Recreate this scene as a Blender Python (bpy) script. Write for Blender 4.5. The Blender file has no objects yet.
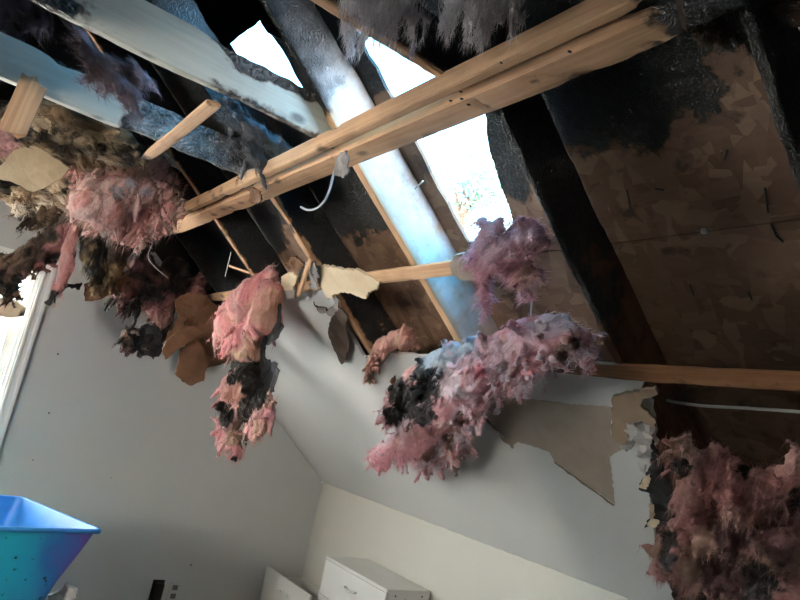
import bpy, bmesh, math, random
import numpy as np
from mathutils import Vector, Matrix
from mathutils.geometry import delaunay_2d_cdt

SC = bpy.context.scene
COL = SC.collection

# ------------------------------------------------------------------ camera
F = 648.6                                   # focal length in pixels of the 800x600 frame
YAW, PITCH, ROLL = (math.radians(a) for a in (-34.64, 11.067, 11.653))
CAMZ = 1.58
CAM = np.array([0.0, 0.0, CAMZ])
_f = np.array([math.cos(PITCH) * math.cos(YAW), math.cos(PITCH) * math.sin(YAW), math.sin(PITCH)])
_r = np.cross(_f, [0, 0, 1.0]); _r /= np.linalg.norm(_r)
_u = np.cross(_r, _f)
_c, _s = math.cos(ROLL), math.sin(ROLL)
RIGHT, UP, FWD = _c * _r + _s * _u, -_s * _r + _c * _u, _f
cam = bpy.data.cameras.new('camera')
cam.sensor_width = 36.0
cam.lens = F / 800.0 * 36.0
cam.clip_start = 0.02
camo = bpy.data.objects.new('camera', cam)
camo.matrix_world = Matrix(((RIGHT[0], UP[0], -FWD[0], 0), (RIGHT[1], UP[1], -FWD[1], 0),
                            (RIGHT[2], UP[2], -FWD[2], CAMZ), (0, 0, 0, 1)))
COL.objects.link(camo)
SC.camera = camo

# ------------------------------------------------------------------ sky and window light
SKY_STRENGTH = 15.0
WIN_POWER = 110.0
WIN2_POWER = 980.0
EXPOSURE = 0.10
w = bpy.data.worlds.new('sky'); SC.world = w; w.use_nodes = True
nt = w.node_tree; nt.nodes.clear()
wo = nt.nodes.new('ShaderNodeOutputWorld'); bg = nt.nodes.new('ShaderNodeBackground')
tc = nt.nodes.new('ShaderNodeTexCoord'); sp = nt.nodes.new('ShaderNodeSeparateXYZ')
rp = nt.nodes.new('ShaderNodeValToRGB')
rp.color_ramp.elements[0].position = 0.0; rp.color_ramp.elements[0].color = (0.80, 0.88, 0.95, 1)
rp.color_ramp.elements[1].position = 0.55; rp.color_ramp.elements[1].color = (0.13, 0.56, 1.0, 1)
nt.links.new(tc.outputs['Generated'], sp.inputs[0]); nt.links.new(sp.outputs['Z'], rp.inputs[0])
nt.links.new(rp.outputs[0], bg.inputs[0]); bg.inputs[1].default_value = SKY_STRENGTH
nt.links.new(bg.outputs[0], wo.inputs[0])
SC.view_settings.view_transform = 'Standard'
SC.view_settings.look = 'None'
SC.view_settings.gamma = 1.0
SC.view_settings.use_curve_mapping = False
SC.view_settings.exposure = EXPOSURE
SC.cycles.use_denoising = True
SC.cycles.max_bounces = 8


def area_light(name, loc, look, sx, sy, power, color):
    l = bpy.data.lights.new(name, 'AREA'); l.shape = 'RECTANGLE'; l.size = sx; l.size_y = sy
    l.energy = power; l.color = color
    o = bpy.data.objects.new(name, l); COL.objects.link(o)
    o.location = loc
    o.rotation_euler = (Vector(look) - Vector(loc)).to_track_quat('-Z', 'Y').to_euler()
    return o


# daylight at the gable window and at the window behind the camera
area_light('window_daylight', (4.22, 0.20, 1.50), (2.6, -0.8, 1.55), 1.0, 1.1, WIN_POWER, (1.0, 0.90, 0.76))
area_light('back_window_daylight', (0.85, 2.52, 1.82), (2.9, -0.5, 2.05), 0.66, 0.56, WIN2_POWER, (1.0, 0.89, 0.74))

# ------------------------------------------------------------------ pixel helpers
SL = math.radians(38.61)
GX = 4.0                                     # gable wall
KY = -2.434                                  # knee wall
NS = np.array([0.0, -math.sin(SL), math.cos(SL)])   # roof normal, pointing out
TS = np.array([0.0, math.cos(SL), math.sin(SL)])    # up the slope
XS = np.array([1.0, 0, 0])
C0 = 1.16                                    # slope plane through the camera frame origin
CEIL = 0.76 + CAMZ                           # flat ceiling line
RD = 0.175                                   # rafter depth


def ray(px, py):
    return RIGHT * ((px - 400.0) / F) - UP * ((py - 300.0) / F) + FWD


def onpl(px, py, nrm, c):
    d = ray(px, py)
    return CAM + d * (c / float(np.dot(nrm, d)))


def AX(v): return lambda px, py: onpl(px, py, np.array([1.0, 0, 0]), v)
def AY(v): return lambda px, py: onpl(px, py, np.array([0, 1.0, 0]), v)
def AZ(v): return lambda px, py: onpl(px, py, np.array([0, 0, 1.0]), v)      # relative to the camera height
def AS(d): return lambda px, py: onpl(px, py, NS, C0 + d)                    # d: depth behind the slope's inner face
def AT(t): return lambda px, py: CAM + ray(px, py) * t                       # t: metres in front of the lens


def slope_point(x, y, d=0.0):
    """point on the slope plane (offset d outwards) above world x, y"""
    z = (C0 + d - NS[1] * y) / NS[2]
    return np.array([x, y, z + CAMZ])


# ------------------------------------------------------------------ noise
def _hash(ix, iy, iz, seed):
    h = (ix * 374761393 + iy * 668265263 + iz * 1274126177 + seed * 974634777) & 0xFFFFFFFF
    h = ((h ^ (h >> 13)) * 1274126177) & 0xFFFFFFFF
    h = h ^ (h >> 16)
    return (h & 0xFFFF) / 32767.5 - 1.0


def vnoise(P, seed=0):
    P = np.asarray(P, float)
    i = np.floor(P).astype(np.int64); f = P - i
    u = f * f * f * (f * (f * 6 - 15) + 10)
    out = 0.0
    for dx in (0, 1):
        wx = u[:, 0] if dx else 1 - u[:, 0]
        for dy in (0, 1):
            wy = u[:, 1] if dy else 1 - u[:, 1]
            for dz in (0, 1):
                wz = u[:, 2] if dz else 1 - u[:, 2]
                out = out + _hash(i[:, 0] + dx, i[:, 1] + dy, i[:, 2] + dz, seed) * wx * wy * wz
    return out


def fbm(P, seed=0, oct=3):
    a, s, t = 1.0, 0.0, 0.0
    P = np.asarray(P, float)
    for k in range(oct):
        s = s + a * vnoise(P * (2.03 ** k), seed + k * 17); t += a; a *= 0.5
    return s / t


def sstep(a, b, x):
    t = np.clip((x - a) / (b - a), 0, 1)
    return t * t * (3 - 2 * t)


# ------------------------------------------------------------------ materials
MATS = {}


def new_mat(name):
    m = bpy.data.materials.new(name); m.use_nodes = True
    n = m.node_tree; n.nodes.clear()
    o = n.nodes.new('ShaderNodeOutputMaterial'); b = n.nodes.new('ShaderNodeBsdfPrincipled')
    n.links.new(b.outputs[0], o.inputs[0])
    MATS[name] = m
    return m, n, b


def nd(n, t, **kw):
    x = n.nodes.new(t)
    for k, v in kw.items(): setattr(x, k, v)
    return x


def ramp(n, src, stops):
    r = nd(n, 'ShaderNodeValToRGB')
    while len(r.color_ramp.elements) < len(stops): r.color_ramp.elements.new(0.5)
    for e, (p, c) in zip(r.color_ramp.elements, stops):
        e.position = p; e.color = (*c, 1)
    n.links.new(src, r.inputs[0])
    return r.outputs[0]


def mapping(n, coord='Object', scale=(1, 1, 1), rot=(0, 0, 0)):
    t = nd(n, 'ShaderNodeTexCoord'); m = nd(n, 'ShaderNodeMapping')
    m.inputs['Scale'].default_value = scale; m.inputs['Rotation'].default_value = rot
    n.links.new(t.outputs[coord], m.inputs[0])
    return m.outputs[0]


def noise(n, vec, scale, detail=4, rough=0.55, dist=0.0):
    x = nd(n, 'ShaderNodeTexNoise')
    x.inputs['Scale'].default_value = scale; x.inputs['Detail'].default_value = detail
    x.inputs['Roughness'].default_value = rough; x.inputs['Distortion'].default_value = dist
    n.links.new(vec, x.inputs['Vector'])
    return x


def mixc(n, fac, a, b, mode='MIX'):
    x = nd(n, 'ShaderNodeMix', data_type='RGBA', blend_type=mode)
    if hasattr(fac, 'links') or hasattr(fac, 'is_linked'): n.links.new(fac, x.inputs[0])
    else: x.inputs[0].default_value = fac
    for s, i in ((a, 6), (b, 7)):
        if isinstance(s, tuple): x.inputs[i].default_value = (*s, 1)
        else: n.links.new(s, x.inputs[i])
    return x.outputs[2]


def math_(n, op, a, b=0.0, clamp=False):
    x = nd(n, 'ShaderNodeMath', operation=op, use_clamp=clamp)
    for s, i in ((a, 0), (b, 1)):
        if isinstance(s, (int, float)): x.inputs[i].default_value = s
        else: n.links.new(s, x.inputs[i])
    return x.outputs[0]


def bump(n, b, h, strength=0.3, dist=0.01):
    x = nd(n, 'ShaderNodeBump'); x.inputs['Strength'].default_value = strength
    x.inputs['Distance'].default_value = dist
    n.links.new(h, x.inputs['Height']); n.links.new(x.outputs[0], b.inputs['Normal'])


def paint(name, col, rough=0.75, bscale=220, bstr=0.12, stain=0.06):
    m, n, b = new_mat(name)
    v = mapping(n, 'Object')
    a = noise(n, v, 1.7, 5); dark = tuple(c * (1 - stain * 2.2) for c in col)
    n.links.new(ramp(n, a.outputs[0], [(0.3, dark), (0.65, col)]), b.inputs['Base Color'])
    b.inputs['Roughness'].default_value = rough
    bump(n, b, noise(n, v, bscale, 3).outputs[0], bstr, 0.004)
    return m


def attr(n, name):
    a = nd(n, 'ShaderNodeAttribute', attribute_name=name)
    return a


def char_layer(n, b, base, basebump, edge=0.22, cell=125, bd=0.006):
    """mix charred alligator wood over a base colour by the 'char' attribute; 'ash' adds a pale deposit and paints skylight on char"""
    v = mapping(n, 'Object')
    na = noise(n, v, 26, 5, 0.6)
    ch = attr(n, 'char').outputs['Fac']
    s = math_(n, 'ADD', ch, math_(n, 'MULTIPLY', math_(n, 'SUBTRACT', na.outputs[0], 0.5), 0.9))
    fac = nd(n, 'ShaderNodeMapRange', clamp=True)
    fac.inputs[1].default_value = 0.5 - edge; fac.inputs[2].default_value = 0.5 + edge * 0.6
    n.links.new(s, fac.inputs[0])
    vo = nd(n, 'ShaderNodeTexVoronoi', feature='DISTANCE_TO_EDGE'); vo.inputs['Scale'].default_value = cell
    vm = nd(n, 'ShaderNodeMapping'); n.links.new(v, vm.inputs[0]); vm.inputs['Scale'].default_value = (0.7, 1, 1)
    n2 = noise(n, v, 18, 3); mx = nd(n, 'ShaderNodeVectorMath', operation='ADD')
    sc = nd(n, 'ShaderNodeVectorMath', operation='SCALE'); sc.inputs[3].default_value = 0.06
    n.links.new(n2.outputs['Color'], sc.inputs[0]); n.links.new(vm.outputs[0], mx.inputs[0]); n.links.new(sc.outputs[0], mx.inputs[1])
    n.links.new(mx.outputs[0], vo.inputs['Vector'])
    cells = math_(n, 'POWER', math_(n, 'MULTIPLY', vo.outputs['Distance'], 3.2, True), 0.6)
    scorch = mixc(n, math_(n, 'MULTIPLY', fac.outputs[0], 1.6, True), base, (0.09, 0.045, 0.022))
    f2 = nd(n, 'ShaderNodeMapRange', clamp=True); f2.inputs[1].default_value = 0.35; f2.inputs[2].default_value = 0.8
    n.links.new(fac.outputs[0], f2.inputs[0])
    blk = ramp(n, noise(n, v, 40, 4).outputs[0], [(0.3, (0.007, 0.007, 0.008)), (0.75, (0.026, 0.025, 0.026))])
    col = mixc(n, f2.outputs[0], scorch, blk)
    ash = attr(n, 'ash').outputs['Fac']
    na2 = noise(n, v, 14, 6, 0.65)
    af = math_(n, 'MULTIPLY', ash, ramp_val(n, na2.outputs[0], 0.25, 0.6), True)
    col = mixc(n, af, col, (0.66, 0.61, 0.60))
    n.links.new(col, b.inputs['Base Color'])
    rr = nd(n, 'ShaderNodeMapRange'); n.links.new(f2.outputs[0], rr.inputs[0])
    rr.inputs[3].default_value = 0.75; rr.inputs[4].default_value = 0.55
    n.links.new(rr.outputs[0], b.inputs['Roughness'])
    hm = math_(n, 'ADD', math_(n, 'MULTIPLY', math_(n, 'MULTIPLY', cells, f2.outputs[0]), 1.0),
               math_(n, 'MULTIPLY', basebump, 0.12))
    bump(n, b, hm, 0.75, bd)


def ramp_val(n, src, a, b):
    r = nd(n, 'ShaderNodeMapRange', clamp=True); r.inputs[1].default_value = a; r.inputs[2].default_value = b
    n.links.new(src, r.inputs[0])
    return r.outputs[0]


def wood(name, light, dark, grain=0.5, cell=125, bd=0.006):
    m, n, b = new_mat(name)
    v = mapping(n, 'Object', (1.2, 26, 26))
    g = noise(n, v, 1.0, 5, 0.6, 0.6)
    col = ramp(n, g.outputs[0], [(0.28, dark), (0.5, tuple((a + c) / 2 for a, c in zip(light, dark))), (0.68, light)])
    gf = noise(n, mapping(n, 'Object', (2.5, 150, 150)), 1.0, 4, 0.6, 0.3)
    col = mixc(n, grain, col, ramp(n, gf.outputs[0], [(0.3, (0.55, 0.5, 0.46)), (0.6, (1, 1, 1))]), 'MULTIPLY')
    v2 = mapping(n, 'Object', (7, 13, 13))
    k = nd(n, 'ShaderNodeTexVoronoi'); k.inputs['Scale'].default_value = 1.0
    n.links.new(v2, k.inputs['Vector'])
    col = mixc(n, ramp_val(n, k.outputs['Distance'], 0.24, 0.10), col, tuple(c * 0.35 for c in dark))
    v3 = mapping(n, 'Object', (3, 5, 5))
    col = mixc(n, math_(n, 'MULTIPLY', ramp_val(n, noise(n, v3, 1.3, 4).outputs[0], 0.52, 0.72), 0.55), col, tuple(c * 0.5 for c in dark))
    char_layer(n, b, col, g.outputs[0], 0.22, cell, bd)
    return m


wood('pine', (0.68, 0.43, 0.255), (0.50, 0.285, 0.155))
wood('orange_pine', (0.42, 0.20, 0.09), (0.27, 0.11, 0.045))
wood('pale_joist', (0.60, 0.61, 0.54), (0.48, 0.47, 0.41), 0.15, 52, 0.03)
wood('brown_rafter', (0.22, 0.115, 0.065), (0.12, 0.055, 0.03))


def osb():
    m, n, b = new_mat('osb')
    v = mapping(n, 'Object')
    d = noise(n, v, 6, 2)
    cols = []
    dist = None
    for sc, rot in (((11, 34, 1), 0.2), ((30, 12, 1), 0.75), ((13, 27, 1), -0.6)):
        mp = nd(n, 'ShaderNodeMapping'); mp.inputs['Scale'].default_value = sc
        mp.inputs['Rotation'].default_value = (0, 0, rot)
        n.links.new(v, mp.inputs[0])
        vo = nd(n, 'ShaderNodeTexVoronoi', distance='CHEBYCHEV'); vo.inputs['Scale'].default_value = 1.0
        n.links.new(mp.outputs[0], vo.inputs['Vector'])
        bw = nd(n, 'ShaderNodeSeparateColor'); n.links.new(vo.outputs['Color'], bw.inputs[0])
        cols.append((bw.outputs[0], bw.outputs[1], vo.outputs['Distance']))
    pal = [(0.0, (0.11, 0.058, 0.034)), (0.35, (0.15, 0.082, 0.05)), (0.7, (0.175, 0.10, 0.062)), (1.0, (0.235, 0.145, 0.09))]
    c = ramp(n, cols[0][0], pal)
    c = mixc(n, math_(n, 'GREATER_THAN', cols[1][1], 0.5), c, ramp(n, cols[1][0], pal))
    c = mixc(n, math_(n, 'GREATER_THAN', cols[2][1], 0.66), c, ramp(n, cols[2][0], pal))
    gr = noise(n, mapping(n, 'Object', (5, 40, 5), (0, 0, 0.3)), 2, 4)
    c = mixc(n, 0.35, c, ramp(n, gr.outputs[0], [(0.3, (0.5, 0.5, 0.5)), (0.7, (1, 1, 1))]), 'MULTIPLY')
    spots = noise(n, v, 13, 4)
    c = mixc(n, ramp_val(n, spots.outputs[0], 0.62, 0.72), c, (0.06, 0.03, 0.02))
    h = math_(n, 'ADD', cols[0][2], cols[1][2])
    char_layer(n, b, c, h, 0.12)
    return m


osb()


def sheet_mat(name, col, dark, rough=0.8, scale=9):
    """paper or board; 'char' attribute blackens it"""
    m, n, b = new_mat(name)
    b.inputs['Specular IOR Level'].default_value = 0.2
    v = mapping(n, 'Object')
    a = noise(n, v, scale, 6, 0.6)
    base = ramp(n, a.outputs[0], [(0.32, dark), (0.6, col)])
    ch = attr(n, 'char').outputs['Fac']
    s = math_(n, 'ADD', ch, math_(n, 'MULTIPLY', math_(n, 'SUBTRACT', noise(n, v, 45, 4).outputs[0], 0.5), 0.8))
    f = ramp_val(n, s, 0.42, 0.68)
    c = mixc(n, f, base, (0.016, 0.013, 0.012))
    n.links.new(c, b.inputs['Base Color']); b.inputs['Roughness'].default_value = rough
    bump(n, b, noise(n, v, 60, 4).outputs[0], 0.25, 0.006)
    return m


sheet_mat('drywall_tan', (0.72, 0.59, 0.42), (0.60, 0.47, 0.31))
sheet_mat('kraft', (0.185, 0.098, 0.056), (0.11, 0.056, 0.034))
sheet_mat('grey_paper', (0.30, 0.28, 0.27), (0.16, 0.15, 0.15))
sheet_mat('taupe_paper', (0.36, 0.30, 0.25), (0.30, 0.245, 0.20))
sheet_mat('gypsum', (0.62, 0.60, 0.57), (0.42, 0.38, 0.35))
sheet_mat('brown_board', (0.28, 0.205, 0.145), (0.20, 0.145, 0.10))
sheet_mat('dark_paper', (0.085, 0.062, 0.05), (0.05, 0.035, 0.03))
sheet_mat('tar_sheet', (0.004, 0.004, 0.0045), (0.002, 0.002, 0.002), 0.8, 30)
sheet_mat('charred_board', (0.018, 0.018, 0.02), (0.008, 0.008, 0.009), 0.6, 30)
paint('wall_paint', (0.55, 0.545, 0.525), 0.8, 260, 0.06, 0.03)
paint('knee_paint', (0.58, 0.565, 0.51), 0.8, 260, 0.06, 0.02)
paint('ceiling_paint', (0.66, 0.66, 0.65), 0.8, 120, 0.35, 0.03)
paint('white_trim', (0.80, 0.79, 0.76), 0.45, 80, 0.03, 0.02)
paint('dresser_white', (0.66, 0.65, 0.62), 0.45, 60, 0.03, 0.03)
paint('dark_inside', (0.16, 0.15, 0.14), 0.8)
paint('carpet', (0.09, 0.08, 0.07), 0.95, 300, 0.5, 0.2)
paint('black_plastic', (0.012, 0.012, 0.012), 0.5, 40, 0.3)
paint('cable_white', (0.62, 0.60, 0.55), 0.5)
paint('wire_grey', (0.45, 0.46, 0.48), 0.4)
paint('warm_wood', (0.50, 0.33, 0.17), 0.6, 60, 0.1, 0.2)


def mat_fibre():
    m, n, b = new_mat('fibreglass')
    c = attr(n, 'Col')
    v = mapping(n, 'Object')
    g = noise(n, v, 70, 5, 0.7)
    col = mixc(n, 0.4, c.outputs['Color'], ramp(n, g.outputs[0], [(0.25, (0.45, 0.45, 0.45)), (0.7, (1, 1, 1))]), 'MULTIPLY')
    n.links.new(col, b.inputs['Base Color'])
    b.inputs['Roughness'].default_value = 0.9
    b.inputs['Sheen Weight'].default_value = 0.15
    b.inputs['Specular IOR Level'].default_value = 0.15
    bump(n, b, noise(n, v, 130, 4, 0.7).outputs[0], 0.8, 0.006)
    t = nd(n, 'ShaderNodeBsdfTranslucent'); n.links.new(col, t.inputs[0])
    mx = nd(n, 'ShaderNodeMixShader'); mx.inputs[0].default_value = 0.18
    out = [x for x in n.nodes if x.type == 'OUTPUT_MATERIAL'][0]
    n.links.new(b.outputs[0], mx.inputs[1]); n.links.new(t.outputs[0], mx.inputs[2])
    n.links.new(mx.outputs[0], out.inputs[0])


mat_fibre()


def mat_bin():
    m, n, b = new_mat('bin_plastic')
    v = mapping(n, 'Object')
    a = noise(n, v, 5, 2, 0.5, 0.6)
    sx = nd(n, 'ShaderNodeSeparateXYZ'); n.links.new(v, sx.inputs[0])
    # marbled dye: cyan towards one end, violet towards the other, teal low down
    g = math_(n, 'ADD', math_(n, 'MULTIPLY', sx.outputs['Y'], 2.4), math_(n, 'MULTIPLY', math_(n, 'SUBTRACT', a.outputs[0], 0.5), 0.5))
    g = math_(n, 'ADD', g, 1.1)
    c = ramp(n, g, [(0.12, (0.24, 0.13, 0.50)), (0.34, (0.20, 0.12, 0.52)), (0.50, (0.05, 0.22, 0.62)), (0.70, (0.03, 0.46, 0.72)), (0.9, (0.03, 0.54, 0.74))])
    soot = noise(n, v, 38, 5)
    c = mixc(n, ramp_val(n, soot.outputs[0], 0.63, 0.70), c, (0.01, 0.01, 0.02))
    n.links.new(c, b.inputs['Base Color']); b.inputs['Roughness'].default_value = 0.35
    m, n, b = new_mat('bin_inside')
    v = mapping(n, 'Object')
    a = noise(n, v, 7, 4)
    n.links.new(ramp(n, a.outputs[0], [(0.35, (0.03, 0.20, 0.55)), (0.65, (0.05, 0.30, 0.70))]), b.inputs['Base Color'])
    b.inputs['Roughness'].default_value = 0.4
    m, n, b = new_mat('glass_pane')
    b.inputs['Base Color'].default_value = (0.9, 0.95, 0.95, 1); b.inputs['Roughness'].default_value = 0.02
    b.inputs['Transmission Weight'].default_value = 1.0; b.inputs['IOR'].default_value = 1.02
    m, n, b = new_mat('leaf')
    v = mapping(n, 'Object')
    n.links.new(ramp(n, noise(n, v, 2, 2).outputs[0], [(0.3, (0.09, 0.17, 0.08)), (0.7, (0.18, 0.30, 0.15))]), b.inputs['Base Color'])
    b.inputs['Roughness'].default_value = 0.5


mat_bin()


# ------------------------------------------------------------------ object helpers
def obj(name, me, mat, parent=None):
    o = bpy.data.objects.new(name, me); COL.objects.link(o)
    if mat: me.materials.append(MATS[mat])
    if parent is not None: o.parent = parent
    return o


def tag(o, label=None, cat=None, group=None, kind=None):
    for k, v in (('label', label), ('category', cat), ('group', group), ('kind', kind)):
        if v: o[k] = v
    return o


def empty(name, loc, label=None, cat=None, group=None, kind=None):
    o = bpy.data.objects.new(name, None); COL.objects.link(o); o.location = loc
    o.empty_display_size = 0.1
    return tag(o, label, cat, group, kind)


def set_attr(me, name, vals):
    a = me.attributes.new(name, 'FLOAT', 'POINT'); a.data.foreach_set('value', np.asarray(vals, np.float32))


def set_col(me, cols):
    a = me.attributes.new('Col', 'FLOAT_COLOR', 'POINT')
    c = np.ones((len(cols), 4), np.float32); c[:, :3] = cols
    a.data.foreach_set('color', c.ravel())


def mesh(name, V, Fc, smooth=False):
    me = bpy.data.meshes.new(name)
    me.from_pydata([tuple(map(float, v)) for v in V], [], [tuple(int(i) for i in f) for f in Fc])
    if smooth: me.polygons.foreach_set('use_smooth', [True] * len(me.polygons))
    me.update()
    return me


def box_mesh(name, lo, hi, bev=0.003, origin=(0, 0, 0)):
    bm = bmesh.new()
    bmesh.ops.create_cube(bm, size=1.0)
    lo = np.array(lo, float); hi = np.array(hi, float)
    for v in bm.verts:
        v.co = Vector([(lo[i] + hi[i]) / 2 + v.co[i] * (hi[i] - lo[i]) - origin[i] for i in range(3)])
    if bev > 0:
        bmesh.ops.bevel(bm, geom=bm.edges[:] , offset=min(bev, 0.4 * min(hi - lo)), segments=2, affect='EDGES', profile=0.7)
    me = bpy.data.meshes.new(name); bm.to_mesh(me); bm.free()
    return me


def box(name, lo, hi, mat, parent=None, bev=0.003):
    """box in world coordinates, its origin at its own base centre or at its parent's frame"""
    org = tuple(parent.location) if parent is not None else ((lo[0] + hi[0]) / 2, (lo[1] + hi[1]) / 2, lo[2])
    if parent is not None and parent.parent is not None:
        org = tuple(Vector(org) + parent.parent.location)
    o = obj(name, box_mesh(name, lo, hi, bev, org), mat, parent)
    if parent is None: o.location = org
    return o


def lumber(name, p0, p1, wdt, hgt, upv, mat, charfn=None, ash_lit_fn=None, parent=None, seed=0, step=0.02, rag=(0, 0), wob=0.0015, erode=0.014):
    """a board from p0 to p1 (centre line), wdt across, hgt along upv, with char / ash attributes and worn charred surfaces"""
    p0 = np.array(p0, float); p1 = np.array(p1, float)
    ax = p1 - p0; L = np.linalg.norm(ax); ax /= L
    up = np.array(upv, float); up -= ax * np.dot(up, ax); up /= np.linalg.norm(up)
    sd = np.cross(up, ax)
    n = max(2, int(L / step)); k = 4; q = max(4, int(hgt / step)) if hgt > 0.06 else 3
    prof = []
    for i in range(k): prof.append((-0.5 + i / k, -0.5))
    for i in range(q): prof.append((0.5, -0.5 + i / q))
    for i in range(k): prof.append((0.5 - i / k, 0.5))
    for i in range(q): prof.append((-0.5, 0.5 - i / q))
    prof = np.array(prof); m = len(prof)
    # round the corners a little
    pr = prof * np.array([wdt, hgt])
    cr = 0.004
    for i in range(m):
        if abs(abs(prof[i, 0]) - 0.5) < 1e-6 and abs(abs(prof[i, 1]) - 0.5) < 1e-6:
            pr[i] -= np.sign(prof[i]) * cr * 0.6
    t = np.linspace(0, L, n + 1)
    loc = np.zeros(((n + 1) * m, 3))
    for i, tt in enumerate(t):
        loc[i * m:(i + 1) * m, 0] = tt; loc[i * m:(i + 1) * m, 1] = pr[:, 0]; loc[i * m:(i + 1) * m, 2] = pr[:, 1]
    if rag[0]: loc[:m, 0] += rag[0] * (vnoise(loc[:m] * 70, seed + 5))
    if rag[1]: loc[-m:, 0] += rag[1] * (vnoise(loc[-m:] * 70, seed + 6))
    loc[:, 1:] += wob * np.stack([vnoise(loc * 3.1, seed + 1), vnoise(loc * 3.1, seed + 2)], 1)
    W = p0 + loc[:, :1] * ax + loc[:, 1:2] * sd + loc[:, 2:3] * up
    ch = np.clip(charfn(W), 0, 1) if charfn else np.zeros(len(W))
    ch = np.clip(ch, 0, 1)
    # charred wood shrinks unevenly
    er = ch * (0.35 + 0.65 * (0.5 + 0.5 * vnoise(loc * 45, seed + 9)))
    sc = 1 - np.clip(er * erode * 2 / np.array([wdt]), 0, 0.4)
    sz = 1 - np.clip(er * erode * 2 / np.array([hgt]), 0, 0.4)
    loc[:, 1] *= sc; loc[:, 2] *= sz
    Fc = []
    for i in range(n):
        for j in range(m):
            a, b = i * m + j, i * m + (j + 1) % m
            Fc.append((a, b, b + m, a + m))
    Fc.append(tuple(range(m - 1, -1, -1))); Fc.append(tuple(range(n * m, n * m + m)))
    me = mesh(name, loc, Fc)
    set_attr(me, 'char', ch)
    set_attr(me, 'ash', np.clip(ash_lit_fn(W), 0, 1) if ash_lit_fn else np.zeros(len(W)))
    o = obj(name, me, mat, parent)
    M = Matrix(((ax[0], sd[0], up[0], p0[0]), (ax[1], sd[1], up[1], p0[1]), (ax[2], sd[2], up[2], p0[2]), (0, 0, 0, 1)))
    if parent is not None: M = Matrix.Translation(parent.location).inverted() @ M
    o.matrix_basis = M
    return o


def resample(pts, step, jag, rng, closed=True):
    pts = np.array(pts, float); out = []
    n = len(pts)
    for i in range(n if closed else n - 1):
        a, b = pts[i], pts[(i + 1) % n]
        L = np.linalg.norm(b - a); k = max(1, int(round(L / step)))
        d = (b - a) / max(L, 1e-9); nn = np.array([-d[1], d[0]])
        for j in range(k):
            p = a + (b - a) * j / k
            if j: p = p + nn * rng.uniform(-jag, jag) + d * rng.uniform(-0.3, 0.3) * step * 0.6
            out.append(p)
    return np.array(out)


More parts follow.
